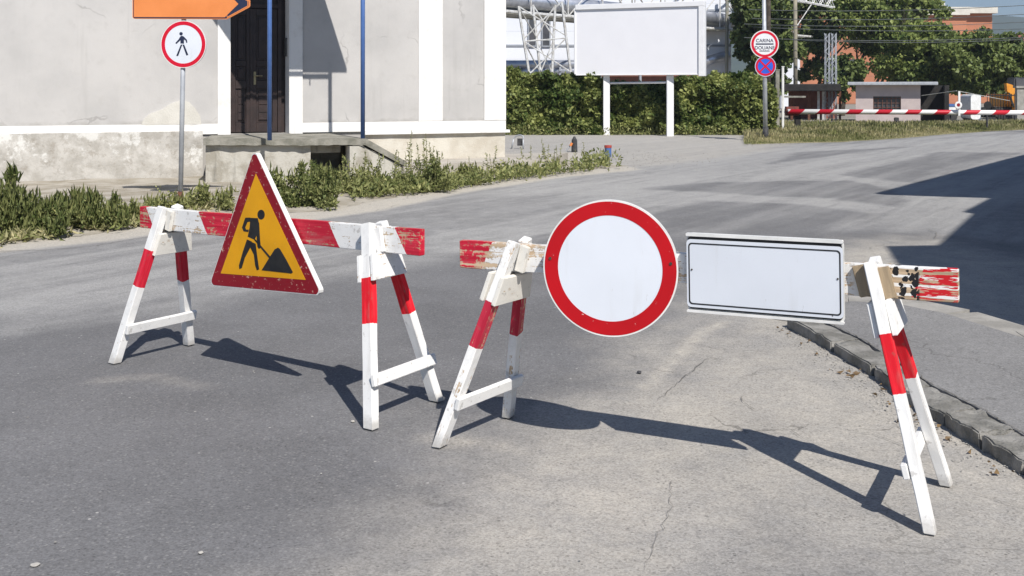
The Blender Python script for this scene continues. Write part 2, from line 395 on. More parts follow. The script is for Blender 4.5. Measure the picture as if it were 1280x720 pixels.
# right pavement with kerb stones
KZ = .065
kerb_px = [(983, 408), (1040, 440), (1090, 470), (1130, 502), (1180, 533), (1280, 594), (1420, 690)]
kerb_g = [gp(*p) for p in kerb_px]
back_g = [p+Vector((.17+.02*math.sin(i*2), .05, 0)) for i, p in enumerate(kerb_g)]
bm = bmesh.new()
far_edge = [gp(x, y, KZ) for x, y in [(1010, 392), (1062, 376), (1120, 379), (1180, 391), (1290, 425)]]
poly = [Vector((p.x-.01, p.y, 0)) for p in back_g[::-1]]+[Vector((p.x, p.y, 0)) for p in far_edge]+[Vector((7, 5.6, 0)), Vector((7, 2, 0))]
bm_prism(bm, [(p.x, p.y) for p in poly], -.02, KZ-.002)
M['pave'] = asphalt('pavement_asphalt', base=(.185, .182, .18), masks=False)
tag(obj('pavement', bm, M['pave']), kind='structure')
# pale concrete strip behind the pavement
bm = bmesh.new(); fe = far_edge+[Vector((7, 5.6, 0))]
for a, b in zip(fe[:-1], fe[1:]):
    d = (b-a); nrm = Vector((-d.y, d.x, 0)).normalized()
    if nrm.y < 0: nrm = -nrm
    L = d.length; ang = math.atan2(d.y, d.x); mid = (a+b)/2+nrm*.13
    bm_box(bm, (0, 0, 0), (L+.01, .25, .06), Matrix.Translation((mid.x, mid.y, .028+random.uniform(-.003, .003))) @ Matrix.Rotation(ang, 4, 'Z'))
M['concrete'] = mat('old_concrete', (.36, .345, .32), (.26, .25, .23), 5, .9, 0, .5, 60, .15)
tag(obj('concrete_edging', bm, M['concrete']), kind='structure')
bm = bmesh.new()
for i in range(len(kerb_g)-1):
    n = 1 if i < 4 else 2
    for k in range(n):
        a, b = kerb_g[i].lerp(kerb_g[i+1], (k+.015)/n), kerb_g[i].lerp(kerb_g[i+1], (k+.985)/n)
        c_, d_ = back_g[i].lerp(back_g[i+1], (k+.985)/n), back_g[i].lerp(back_g[i+1], (k+.015)/n)
        dz = random.uniform(-.008, .006); b2 = bmesh.new()
        bm_prism(b2, [(a.x, a.y), (b.x, b.y), (c_.x-.012, c_.y), (d_.x-.012, d_.y)], -.03, KZ+dz)
        bmesh.ops.bevel(b2, geom=b2.edges[:], offset=.007, segments=2, affect='EDGES')
        bmesh.ops.subdivide_edges(b2, edges=[e for e in b2.edges if e.calc_length() > .08], cuts=7, use_grid_fill=True)
        for v_ in b2.verts:
            nn = mnoise.noise_vector(v_.co*9+Vector((i, k, 0)))*.016+mnoise.noise_vector(v_.co*34)*.012; v_.co += Vector((nn.x, nn.y, nn.z*.6))
        tm = bpy.data.meshes.new('t'); b2.to_mesh(tm); b2.free(); bm.from_mesh(tm); bpy.data.meshes.remove(tm)
M['kerb'] = mat('kerb_concrete', (.30, .29, .27), (.17, .165, .15), 7, .9, 0, .8, 70, .15)
tag(obj('kerb', bm, M['kerb']), kind='structure')

# ================================================================== barriers
M['galv'] = mat('galvanised_steel', (.48, .50, .53), (.38, .40, .43), 8, .5, .15, 0, 60, .5)
t = NT('sign_white'); v = t.coord()
c = t.mix(t.step(t.noise(v, 2.2, 5), .3, .7), (.70, .73, .79), (.655, .685, .74)); c = t.mix(t.math('MULTIPLY', t.step(t.noise(t.coord(scale=(9, 1.2, 3)), 1.5, 5, .65), .55, .75), .16), c, (.45, .44, .41))
c = t.mix(t.math('MULTIPLY', t.math('LESS_THAN', t.voro(v, 17), .05), t.step(t.noise(v, 5, 2), .52, .58)), c, (.22, .21, .20)); sc_f = t.noise(t.coord(scale=(90, 12, 9), rot=(0, 0, .6)), 1, 3, .6); c = t.mix(t.math('MULTIPLY', t.step(sc_f, .70, .73), .5), c, (.42, .41, .40))
t.bump(t.noise(v, 6, 3), .05, .02); M['signwhite'] = t.done(c, t.math('MULTIPLY_ADD', t.noise(v, 9, 4), .25, .25), 0, .5)
M['rimwhite'] = mat('sign_rim_white', (.78, .77, .75), (.66, .66, .64), 9, .45)
M['black'] = mat('sign_black', (.010, .010, .012), (.02, .02, .02), 12, .5)
M['bolt'] = mat('dull_bolt', (.12, .09, .06), (.05, .05, .05), 40, .6, .5)
def worn_film(name, c, wear, under=(.62, .55, .50), scale=26, rough=.4):
    t = NT(name); v = t.coord(); g = t.noise(v, scale, 6, .7); s2 = t.noise(t.coord(scale=(14, 60, 20), rot=(0, 0, .7)), 1, 5, .7)
    col = t.mix(t.step(t.noise(v, 3, 4), .3, .7), c, tuple(x*.82 for x in c))
    ch = t.math('MAXIMUM', t.step(g, .76-wear, .78-wear), t.step(s2, .80-wear, .82-wear))
    col = t.mix(ch, col, under); return t.done(col, rough, 0, .4)
M['sign_red'] = worn_film('sign_red_film', (.50, .002, .008), .095, (.7, .55, .52), 30)
M['sign_darkred'] = worn_film('faded_dark_red_film', (.26, .004, .014), .15, (.55, .33, .26), 34)
M['sign_yellow'] = worn_film('amber_film', (.80, .37, .004), .085, (.85, .55, .2), 22)

UP = Vector((0, 0, 1))
def barricade(label, A0, A1, feet, ends, ztop, stripes, cleats, wearset, secs):
    A0, A1 = Vector(A0), Vector(A1); b = (A1-A0).normalized(); nf = Vector((b.y, -b.x, 0))     # nf points at the viewer
    e0, e1 = Vector(ends[0]), Vector(ends[1]); ctr = (e0+e1)/2
    root = thing('barricade', label, 'barricade', Vector((ctr.x, ctr.y, 0)), 'wooden barricades closing the road')
    bh, bt = .118, .036
    z0, z1 = ztop
    pL, pR = Vector((e0.x, e0.y, z0-bh/2)), Vector((e1.x, e1.y, z1-bh/2))
    board('beam', pL, pR, bh, bt, UP, stripes, root, bev=.003, jit=.0022)
    for i, (apex, ff, fb) in enumerate(zip((A0, A1), feet[0], feet[1])):
        mid = (ff+fb)/2
        tz = (z0+(z1-z0)*((apex-e0).length/(e1-e0).length))
        lw, lt = secs[i]
        off = bt/2+lt/2+.002
        outw = -1 if i == 0 else 1
        tops = {}
        lm, gmn = wearset[i]
        for s_, ft in ((1, ff), (-1, fb)):
            top = Vector((apex.x, apex.y, tz+.012))+nf*off*s_
            base = Vector((ft.x, ft.y, 0)); tops[s_] = (base, top)
            board('leg', base, top, lw, lt, b, lm, root, cut0=True, jit=.0018)
        N = (tops[1][0]-tops[-1][0]).cross(tops[1][1]-tops[1][0]+Vector((0, 0, .5))).normalized()
        cen_top = (tops[1][1]+tops[-1][1])/2; cen_bot = (tops[1][0]+tops[-1][0])/2
        eh = (tops[1][0]-tops[-1][0]).normalized(); ev = (cen_top-cen_bot); ev = (ev-eh*ev.dot(eh)).normalized(); Nn = eh.cross(ev)
        Lh = (cen_top-cen_bot).length; fb_half = (tops[1][0]-tops[-1][0]).length/2
        def half(h): return fb_half+(off-fb_half)*h/Lh
        ztb = (tz-bh-.003)/ev.z; zlo = ztb-.120
        for s_ in (1, -1):
            o_ = cen_bot+Nn*s_*(lw/2+.0115); bmg = bmesh.new()
            pts = [(half(zlo)+.024, zlo), (half(ztb)+.028, ztb), (-half(ztb)-.028, ztb), (-half(zlo)-.024, zlo)]
            bm_prism(bmg, pts, -.010, .010); bmesh.ops.bevel(bmg, geom=bmg.edges[:], offset=.0025, segments=2, affect='EDGES')
            obj('gusset_plate', bmg, gmn, root, frame(o_, eh, ev, Nn))
        sd = cleats[i][1]     # which side the low crossbar is nailed on (+1 = along the beam)
        sgn = 1 if Nn.dot(b)*sd > 0 else -1
        hc = .20
        pa = cen_bot+ev*hc+eh*(half(hc)+.035)+Nn*sgn*(lw/2+.013); pb = cen_bot+ev*(hc+cleats[i][2])-eh*(half(hc)+.03)+Nn*sgn*(lw/2+.013)
        board('crossbar', pa, pb, .052, .022, ev, M['pw_plain%d' % i if False else 'pw_plain'], root, jit=.001)
        for cs, cm in cleats[i][0]:
            for fs_ in (1, -1):
                cp = Vector((apex.x, apex.y, 0))+b*(cs*(lw/2+.0225))+nf*fs_*(bt/2+.0145)
                lean = (Vector((apex.x, apex.y, 0))-Vector((mid.x, mid.y, 0))).dot(b)/tz
                p0_ = cp+Vector((0, 0, tz-bh+.004))-b*lean*bh*.9; p1_ = cp+Vector((0, 0, tz-.004))
                board('cleat', p0_, p1_, .042, .022, b, M[cm], root, jit=.0012)
    return root, b, nf

M['pw_plain'] = paint_wood('white_painted_batten', [], 0, False, .26, seed=4)
M['pw_cream'] = paint_wood('cream_painted_wood', [], 0, False, .34, white=(.74, .71, .65), seed=9)
M['pw_white2'] = paint_wood('flaking_white_board', [], 0, False, .45, seed=13)
M['pw_bare'] = paint_wood('bare_weathered_wood', [], 0, False, .95, wood=(.30, .23, .15), white=(.44, .36, .27), seed=17)
M['legA'] = paint_wood('leg_paint_bright', [.45, .655], 0, False, .22, red=(.62, .004, .015), seed=21)
M['legB'] = paint_wood('leg_paint_worn', [.435, .635], 0, False, .46, red=(.38, .012, .035), seed=25)
M['legC'] = paint_wood('leg_paint_mid', [.43, .635], 0, False, .30, red=(.55, .01, .03), seed=29)
def on_line(e0, e1, x):
    k = (x-CX)/F; dx, dy = e1[0]-e0[0], e1[1]-e0[1]; u = (k*e0[1]-e0[0])/(dx-k*dy); return u*math.hypot(dx, dy)
E1 = ((-2.08, 6.08), (-.402, 4.848)); E2 = ((-.219, 4.696), (1.564, 3.779))
M['beam1'] = paint_wood('striped_beam_paint', [on_line(*E1, q) for q in (191, 257, 421, 504)], .62, True, .50, red=(.46, .008, .03), seed=2)
# left bits red, white with a trestle, red, white, red tip
M['beam2'] = paint_wood('striped_beam_paint_bare_end', [on_line(*E2, 611)], -.45, True, .60, red=(.46, .008, .03), seed=6, marks=[on_line(*E2, q) for q in (1112, 1152, 1138, 1198)], wood=(.36, .27, .18))

f1 = ([gp(143, 454), gp(464, 536)], [gp(236, 431), gp(546, 501)])
b1, d1, n1 = barricade('red and white striped wooden barricade carrying the triangular roadworks sign',
    (-1.875, 5.93, 0), (-.64, 5.023, 0), f1, ((-2.08, 6.08, 0), (-.402, 4.848, 0)), (.822, .853), M['beam1'],
    [([(1, 'pw_cream')], 1, 0), ([(1, 'pw_plain')], 1, 0)], [(M['legC'], M['pw_cream']), (M['legA'], M['pw_white2'])], ((.052, .046), (.056, .044)))
f2 = ([gp(549, 558), gp(1163, 666)], [gp(635, 521), gp(1183, 606)])
b2, d2, n2 = barricade('weathered wooden barricade with bare plank end carrying the round sign and blank white board',
    (.034, 4.566, 0), (1.304, 3.913, 0), f2, ((-.219, 4.696, 0), (1.564, 3.779, 0)), (.826, .853), M['beam2'],
    [([(1, 'pw_cream')], 1, 0), ([(1, 'pw_bare'), (-1, 'pw_bare')], -1, 0)], [(M['legB'], M['pw_cream']), (M['legA'], M['pw_plain'])], ((.040, .058), (.040, .052)))

# ---- triangular roadworks sign on the first barricade
nz = n1; P0 = Vector((-1.875, 5.93, 0))+n1*.060
def loc_on(P0, n, ux, uy, org):
    def f(x, y):
        q = on_plane(x, y, P0, n)-org; return (q.dot(ux), q.dot(uy))
    return f
org = on_plane(333, 300, P0, n1); L1 = loc_on(P0, n1, d1, UP, org)
crop = lambda x, y: L1(255+x/3.694, 180+y/3.692)
sg = thing('roadworks_sign', 'scratched red triangle sign with black digging worker on amber', 'road sign', frame(org, d1, UP, n1))
tri = [crop(231, 22), crop(24, 652), crop(545, 700)]
rp = round_poly(tri, .022); cx_, cy_ = sum(p[0] for p in tri)/3, sum(p[1] for p in tri)/3
sc_ = lambda pts, k: [(cx_+(p[0]-cx_)*k, cy_+(p[1]-cy_)*k) for p in pts]
bm = bmesh.new(); bm_ring(bm, rp, sc_(rp, .955), -.028, -.0005); obj('folded_rim', bm, M['rimwhite'], sg)
bm = bmesh.new(); bm_prism(bm, sc_(rp, .985), -.006, .0006); obj('border_plate', bm, M['sign_darkred'], sg)
bm = bmesh.new(); bm_prism(bm, [crop(240, 137), crop(78, 597), crop(470, 627)], .0008, .0016); obj('amber_field', bm, M['sign_yellow'], sg)
parts = [[(265+17*math.cos(a), 326+23*math.sin(a)) for a in np.linspace(0, 2*math.pi, 20)[:-1]],
 [(205, 340), (250, 342), (256, 370), (250, 405), (236, 442), (203, 428), (212, 385), (214, 360)],
 [(192, 340), (214, 339), (214, 358), (202, 360), (192, 385), (196, 395), (208, 395), (206, 406), (184, 403), (177, 385)],
 [(243, 345), (256, 365), (260, 440), (264, 478), (255, 484), (248, 474), (243, 410)],
 [(200, 440), (222, 450), (214, 480), (190, 525), (176, 572), (165, 577), (163, 560), (180, 500)],
 [(212, 448), (240, 460), (246, 510), (256, 578), (246, 583), (238, 560), (232, 510), (216, 478)],
 [(232, 440), (240, 440), (308, 520), (302, 526)],
 [(343, 478), (352, 484), (382, 535), (412, 592), (405, 597), (268, 582), (300, 530), (328, 486)]]
bm = bmesh.new()
for i, p in enumerate(parts): bm_prism(bm, [crop(*q) for q in p], .0012, .0020+i*.00015)
obj('worker_pictogram', bm, M['black'], sg)

# ---- round sign
ang = R(11); zc = .752
ux = (Matrix.Rotation(ang, 3, 'Z') @ d2).normalized(); n3 = Vector((ux.y, -ux.x, 0))
cpt = on_plane(762, 335.5, Vector((.034, 4.566, 0))+n2*.082, n2)
rs = thing('prohibition_sign', 'large round white sign with red ring bolted to the barricade beam', 'road sign', frame(cpt, ux, UP, n3))
RR = .272
bm = bmesh.new(); bm_ring(bm, circ(RR, 96), circ(RR-.007, 96), -.022, .0004); obj('folded_rim', bm, M['rimwhite'], rs, smooth=False)
bm = bmesh.new(); bm_prism(bm, circ(RR-.005, 96), -.006, 0); obj('white_disc', bm, M['signwhite'], rs)
bm = bmesh.new(); bm_ring(bm, circ(RR-.006, 96), circ(RR*.775, 96), .0002, .0012); obj('red_ring', bm, M['sign_red'], rs)
for q in ((-.243, .03), (.243, .03)):
    bm = bmesh.new(); bm_prism(bm, circ(.006, 12, q), .001, .005); obj('bolt', bm, M['bolt'], rs)

# ---- blank rectangular plate
cpt = on_plane(953, 346.5, Vector((.034, 4.566, 0))+n2*.060, n2)
Lr = loc_on(Vector((.034, 4.566, 0))+n2*.060, n2, d2, UP, cpt)
rp_ = thing('blank_sign_board', 'blank white rectangular board with thin black outline', 'sign board', frame(cpt, d2, UP, n2) @ Matrix.Rotation(R(.8), 4, 'Z'))
Wd = Lr(1051, 346)[0]-Lr(855, 346)[0]; Hd = (Lr(953, 294.5)[1]-Lr(953, 398)[1])*.985
bm = bmesh.new(); bm_prism(bm, rrect(Wd, Hd, .022), -.020, -.012); bm_prism(bm, rrect(Wd, .012, .004, 3, (0, Hd/2-.006)), -.0118, .004); bm_prism(bm, rrect(Wd, .009, .003, 3, (0, -Hd/2+.0045)), -.0118, .002)
obj('folded_rim', bm, M['rimwhite'], rp_)
bm = bmesh.new(); bm_prism(bm, rrect(Wd-.012, Hd-.027, .012), -.0116, -.004); obj('rim_groove', bm, M['black'], rp_)
bm = bmesh.new(); bm_prism(bm, rrect(Wd-.003, Hd-.044, .016, c=(0, -.002)), -.0036, .0005); obj('white_face', bm, M['signwhite'], rp_)
bm = bmesh.new(); bm_ring(bm, rrect(Wd-.018, Hd-.068, .014, c=(0, -.003)), rrect(Wd-.028, Hd-.078, .011, c=(0, -.003)), .0007, .0016); obj('black_outline', bm, M['black'], rp_)
for q in ((-Wd/2+.022, .012), (Wd/2-.020, .012)):
    bm = bmesh.new(); bm_prism(bm, circ(.0035, 10, q), .0005, .003); obj('bolt', bm, M['bolt'], rp_)

# ================================================================== house with the entrance
B0 = Vector((-7.87, 16.6, 0)); U = Vector((.921, .389, 0)).normalized(); NF = Vector((U.y, -U.x, 0))
def fs_(x, d=0.0):
    o_ = B0+NF*d; k = (x-CX)/F; return (k*o_.y-o_.x)/(U.x-k*U.y)
def fz(x, y, d=0.0):
    q = B0+U*fs_(x, d)+NF*d; return H-(y-HY)/F*q.y
FM = frame(B0, U, UP, NF)       # local: x along facade, y up, z out of the wall
S_END = fs_(632)
t = NT('grey_plaster'); v = t.coord()
c = t.mix(t.step(t.noise(v, .7, 6, .6), .35, .7), (.52, .505, .49), (.435, .425, .415))
c = t.mix(t.math('MULTIPLY', t.step(t.noise(v, 5, 7, .75), .52, .72), .35), c, (.38, .365, .345))
c = t.mix(t.math('MULTIPLY', t.step(t.noise(t.coord(scale=(3, .35, 3)), 1, 5, .6), .55, .75), .30), c, (.55, .535, .51))
c = t.mix(t.math('MULTIPLY', t.step(t.noise(t.coord(scale=(6, .28, 6), loc=(2, 7, 0)), 1, 6, .65), .57, .72), .30), c, (.37, .36, .345))
wv_ = t.n('ShaderNodeVectorMath', operation='ADD'); t.l(v, wv_.inputs[0]); nn0 = t.n('ShaderNodeTexNoise'); t.l(v, nn0.inputs['Vector']); nn0.inputs['Scale'].default_value = 2.5; nn0.inputs['Detail'].default_value = 6
sc0 = t.n('ShaderNodeVectorMath', operation='SCALE'); t.l(nn0.outputs['Color'], sc0.inputs[0]); sc0.inputs['Scale'].default_value = .5; t.l(sc0.outputs[0], wv_.inputs[1])
hair = t.math('MULTIPLY', t.math('LESS_THAN', t.voro(wv_.outputs[0], .55, 'DISTANCE_TO_EDGE'), .006), t.step(t.noise(v, .8, 3), .5, .58)); c = t.mix(t.math('MULTIPLY', hair, .5), c, (.25, .24, .23))
yy = t.xyz(t.coord())[1]
edge = t.math('SUBTRACT', 1.0, t.step(t.math('ADD', yy, t.math('MULTIPLY', t.noise(v, 6, 5), .14)), .96, 1.06))
c = t.mix(t.math('MULTIPLY', edge, .55), c, (.27, .255, .235)); t.bump(t.noise(v, 45, 6, .7), .35, .006); M['plaster'] = t.done(c, .9, 0, .15)
t = NT('white_trim_paint'); v = t.coord()
c = t.mix(t.step(t.noise(v, 2.5, 7, .7), .5, .75), (.78, .77, .75), (.66, .64, .61)); c = t.mix(t.math('MULTIPLY', t.step(t.noise(t.coord(scale=(7, .6, 7)), 1, 6, .7), .55, .75), .3), c, (.50, .48, .44)); t.bump(t.noise(v, 50, 5), .2, .005); M['trim'] = t.done(c, .85, 0, .2)
t = NT('crumbling_plinth'); v = t.coord()
n1_ = t.noise(v, 3.1, 8, .7, .15); n2_ = t.noise(t.coord(loc=(5, 3, 0)), 6.5, 7, .72, .1)
c = t.mix(t.step(n1_, .40, .60), (.50, .48, .445), (.385, .365, .33)); c = t.mix(t.math('MULTIPLY', t.step(n2_, .54, .64), .6), c, (.30, .27, .23)); c = t.mix(t.step(t.math('ADD', t.noise(v, 1.8, 7, .72), t.math('MULTIPLY', t.xyz(v)[1], .16)), .60, .68), c, (.64, .63, .60))
c = t.mix(t.math('MULTIPLY', t.step(t.noise(v, 13, 5, .7), .6, .7), .5), c, (.25, .23, .2))
t.bump(t.noise(v, 30, 6, .7), .55, .012); M['plinth'] = t.done(c, .95, 0, .1)
M['cream'] = mat('cream_plaster', (.60, .57, .50), (.50, .46, .39), 3, .9, 0, .4, 40, .15)

hs = thing('corner_house', 'pale grey plastered house with white trim and brown double door', 'house', FM)
DX0, DX1 = fs_(288), fs_(362); DZ0, DZ1 = .735, 3.35
PB = .92                       # bottom of the grey panels
WT = 7.2
sR1, sR2 = fs_(362), fs_(378); sL = fs_(272)
bm = bmesh.new()               # masonry shell behind the facade, door recess left open
bm_span(bm, -8, DX0, 0, WT, -6, -.03); bm_span(bm, DX1, S_END, 0, WT, -6, -.03); bm_span(bm, DX0, DX1, DZ1, WT, -6, -.03); bm_span(bm, DX0, DX1, 0, WT, -6, -.60); bm_span(bm, DX0, DX1, 0, DZ0-.01, -.599, -.03)
obj('wall', bm, M['plaster'], hs)
def rough_patch(x0, x1, y0, y1, z, amp, step=.07, fr=2.5):
    nx_ = max(2, int((x1-x0)/step)); ny_ = max(2, int((y1-y0)/step)); b_ = bmesh.new(); g = {}
    for j in range(ny_+1):
        for i in range(nx_+1):
            x, y = x0+(x1-x0)*i/nx_, y0+(y1-y0)*j/ny_
            q = mnoise.fractal(Vector((x*fr, y*fr, z*3)), 1, 2, 4)*amp
            g[i, j] = b_.verts.new((x, y, z+q))
    for j in range(ny_):
        for i in range(nx_): b_.faces.new((g[i, j], g[i+1, j], g[i+1, j+1], g[i, j+1]))
    bd = {}                     # skirt back to the wall
    for (i, j), v_ in g.items():
        if i in (0, nx_) or j in (0, ny_): bd[i, j] = (b_.verts.new(v_.co), b_.verts.new((v_.co.x, v_.co.y, -.05)))
    ring = [(i, 0) for i in range(nx_)]+[(nx_, j) for j in range(ny_)]+[(i, ny_) for i in range(nx_, 0, -1)]+[(0, j) for j in range(ny_, 0, -1)]
    for a, b in zip(ring, ring[1:]+ring[:1]): b_.faces.new((bd[b][0], bd[a][0], bd[a][1], bd[b][1]))
    return b_
obj('plaster_panel', rough_patch(-7, sL, PB, WT, -.012, .004, .25), M['plaster'], hs, smooth=True)
obj('plaster_panel', rough_patch(sR2, fs_(523), PB, WT, -.012, .004, .2), M['plaster'], hs, smooth=True)
obj('plaster_panel', rough_patch(fs_(553), fs_(605), PB, WT, -.012, .004, .2), M['plaster'], hs, smooth=True)
def trim(name, x0, x1, y0, y1, z0, z1, m='trim'):
    b_ = bmesh.new(); bm_span(b_, x0, x1, y0, y1, z0, z1); bmesh.ops.bevel(b_, geom=b_.edges[:], offset=.006, segments=2, affect='EDGES'); return obj(name, b_, M[m], hs)
trim('door_surround', sL, DX0, DZ0-.01, WT, -.04, .028); trim('door_surround', DX1, sR2, DZ0-.01, WT, -.04, .028)
trim('pilaster', fs_(523), fs_(553), PB-.002, WT, -.04, .02); trim('pilaster', fs_(605), S_END, PB-.002, WT, -.04, .025)
trim('base_band', sR2+.002, S_END, .745, PB-.004, -.04, .02)
trim('base_ledge', fs_(455), S_END+.06, .69, .744, -.04, .07)
obj('base_band', rough_patch(-7, sL+.05, .745, PB-.002, .004, .014, .06, 3), M['trim'], hs, smooth=True)
pl = rough_patch(-7, fs_(253), -.05, .80, .045, .024, .06, 2.6); obj('plinth', pl, M['plinth'], hs, smooth=True)
obj('plinth', rough_patch(fs_(452), S_END-.01, 0, .688, -.005, .012, .08, 2), M['cream'], hs, smooth=True)
# cream repair patch on the left panel, irregular outline
pp = [(176, 159), (179, 149), (186, 143), (196, 139), (207, 135), (216, 128), (225, 125), (236, 127), (244, 135), (250, 146), (252, 158)]
bm = bmesh.new(); pts = [(fs_(x), fz(x, y)) for x, y in pp]; fine = []
for a, b in zip(pts, pts[1:]+pts[:1]):
    for k in range(5):
        q = Vector((a[0]+(b[0]-a[0])*k/5, a[1]+(b[1]-a[1])*k/5, 0)); nn = mnoise.noise_vector(q*6)*.018; fine.append((q.x+nn.x, max(PB-.01, q.y+nn.y)))
bm_prism(bm, fine, -.02, .006); obj('repair_patch', bm, mat('repair_mortar', (.62, .60, .55), (.55, .53, .48), 4, .9, 0, .4, 40, .15), hs)
# jambs are the recess walls; the door leaves sit in it
M['doorwood'] = mat('brown_door_paint', (.046, .032, .030), (.034, .025, .024), 6, .42, 0, .15, 80, .4)
M['brass'] = mat('worn_brass', (.45, .38, .22), (.3, .25, .15), 20, .4, .8)
dd_ = -.34; d0, d1_ = DX0, fs_(347.5, -.30)
bm = bmesh.new(); bm_span(bm, d0, d1_+.30, DZ0, DZ1, dd_-.1, dd_-.06); bm_span(bm, d0, d0+.05, DZ0, DZ1-.001, dd_-.058, dd_+.03); bm_span(bm, d1_, d1_+.06, DZ0, DZ1-.001, dd_-.058, dd_+.03)
htr = fz(320, 10, dd_); bm_span(bm, d0+.052, d1_-.002, htr, htr+.07, dd_-.058, dd_+.025)
door = obj('door', bm, M['doorwood'], hs)
midx = fs_(314, dd_)
def leaf(x0, x1):
    b_ = bmesh.new(); W_ = x1-x0; zt = htr-.01; zb = DZ0+.02
    for a, b in ((zb, zb+.16), (zb+.74, zb+.88), (zb+1.12, zb+1.22), (zt-.12, zt)): bm_span(b_, x0+.081, x1-.081, a, b, dd_-.05, dd_)
    bm_span(b_, x0, x0+.08, zb, zt, dd_-.05, dd_+.001); bm_span(b_, x1-.08, x1, zb, zt, dd_-.05, dd_+.001)
    for a, b in ((zb+.16, zb+.74), (zb+.88, zb+1.12), (zb+1.22, zt-.12)):
        bm_span(b_, x0+.081, x1-.081, a+.001, b-.001, dd_-.05, dd_-.025)
        bm_span(b_, x0+.12, x1-.12, a+.035, b-.035, dd_-.0249, dd_-.008)
    for k in range(4): bm_span(b_, x0+.13, x1-.13, zb+.21+k*.13, zb+.225+k*.13, dd_-.0079, dd_+.004)
    bmesh.ops.bevel(b_, geom=b_.edges[:], offset=.004, segments=1, affect='EDGES'); return b_
obj('door_leaf', leaf(d0+.055, midx-.004), M['doorwood'], door); obj('door_leaf', leaf(midx+.004, d1_-.003), M['doorwood'], door)
bm = bmesh.new(); bm_span(bm, midx-.02, midx+.02, DZ0+.02, htr-.012, dd_+.002, dd_+.022); obj('closing_bar', bm, M['doorwood'], door)
hx, hz_ = fs_(318.5, dd_), fz(318, 97, dd_)
bm = bmesh.new(); bm_span(bm, hx-.02, hx+.02, hz_-.12, hz_+.10, dd_+.0015, dd_+.008); bm_tube(bm, (hx, hz_+.03, dd_+.008), (hx, hz_+.03, dd_+.05), .009); bm_tube(bm, (hx-.01, hz_+.03, dd_+.05), (hx+.12, hz_+.03, dd_+.05), .009)
obj('door_handle', bm, M['brass'], door)
# transom glazing bars, threshold
bm = bmesh.new(); bm_span(bm, d0, DX1, DZ0-.012, DZ0+.004, dd_-.05, .06); obj('threshold', bm, M['concrete'], hs)
# white reveal on the right of the recess + bell panel
bm = bmesh.new(); bm_span(bm, DX1-.012, DX1+.002, DZ0+.006, DZ1-.002, dd_+.035, .0275); obj('white_reveal', bm, M['trim'], hs)
M['bell'] = mat('bell_panel', (.16, .155, .15), (.10, .10, .10), 8, .5, .3)
bm = bmesh.new()
bz0, bz1 = fz(356, 70), fz(356, 47)
bm_span(bm, DX1-.035, DX1-.0125, bz0, bz1, -.27, -.13)
for k in range(6): bm_span(bm, DX1-.044, DX1-.0352, bz0+.03+k*(bz1-bz0-.06)/6, bz0+.055+k*(bz1-bz0-.06)/6, -.25, -.15)
obj('doorbell_panel', bm, M['bell'], hs)

# ---- porch
PZ = .729; PD = 2.25
pr = thing('entrance_porch', 'cracked concrete porch slab with stair wall below the brown door', 'porch', FM)
M['slabc'] = mat('mossy_concrete', (.32, .305, .265), (.19, .185, .155), 4.5, .95, 0, .7, 40, .1)
t = NT('whitewashed_wall'); v = t.coord()
c = t.mix(t.step(t.noise(v, 2.2, 7, .7, .4), .42, .62), (.50, .48, .43), (.34, .315, .265)); c = t.mix(t.math('MULTIPLY', t.step(t.noise(t.coord(scale=(5, .7, 5)), 1, 5), .58, .7), .7), c, (.20, .19, .165)); t.bump(t.noise(v, 30, 5), .5, .01); M['whitewash'] = t.done(c, .95, 0, .1)
def plan(bm, pts, y0, y1):
    """outline in (along wall, out of wall), extruded in height"""
    n0 = len(bm.verts); bm_prism(bm, [(p[0], -p[1]) for p in pts], y0, y1)
    for v_ in list(bm.verts)[n0:]: v_.co = Vector((v_.co.x, v_.co.z, -v_.co.y))
def sd_of(x, d): return (fs_(x, d), d)
dL = 1.30; sB = fs_(457, PD); FLc = sd_of(254, dL); FRc = (sB, PD)
def front(x, inset=0.0):      # point on the porch's front line under photo column x
    lo, hi = 0.0, 1.0
    for _ in range(40):
        m_ = (lo+hi)/2; q = FM @ Vector((FLc[0]+(FRc[0]-FLc[0])*m_, 0, FLc[1]+(FRc[1]-FLc[1])*m_))
        if q.x/q.y*F+CX < x: lo = m_
        else: hi = m_
    return (FLc[0]+(FRc[0]-FLc[0])*lo, FLc[1]+(FRc[1]-FLc[1])*lo-inset)
bk = sd_of(264, .07)
bm = bmesh.new(); rim = [front(254+(457-254)*k/40) for k in range(41)]
rim = [(p[0], p[1]+mnoise.noise(Vector((p[0]*5, 0, 0)))*.03) for p in rim]
plan(bm, rim+[(sB, .07), bk], PZ-.10, PZ)
for v_ in bm.verts:
    if v_.co.z > .5 and v_.co.y < PZ-.05: v_.co.y += mnoise.noise(Vector((v_.co.x*6, 3, 0)))*.03
bmesh.ops.recalc_face_normals(bm, faces=bm.faces[:]); obj('slab', bm, M['slabc'], pr)
bm = bmesh.new(); plan(bm, [front(258, .10), front(390, .10), (front(390)[0], .08), (bk[0]+.15, .08)], -.05, PZ-.102); bmesh.ops.recalc_face_normals(bm, faces=bm.faces[:]); obj('support_wall', bm, M['whitewash'], pr)
sC, sD = front(390)[0], fs_(437, PD-.06)
bm = bmesh.new(); bm_span(bm, sC+.01, sD+.25, -.05, PZ-.102, .08, .60); obj('niche_wall', bm, M['whitewash'], pr)
bm = bmesh.new(); bm_span(bm, sC+.01, sD-.002, PZ-.24, PZ-.103, 1.5, 1.62); obj('lintel_beam', bm, M['whitewash'], pr)
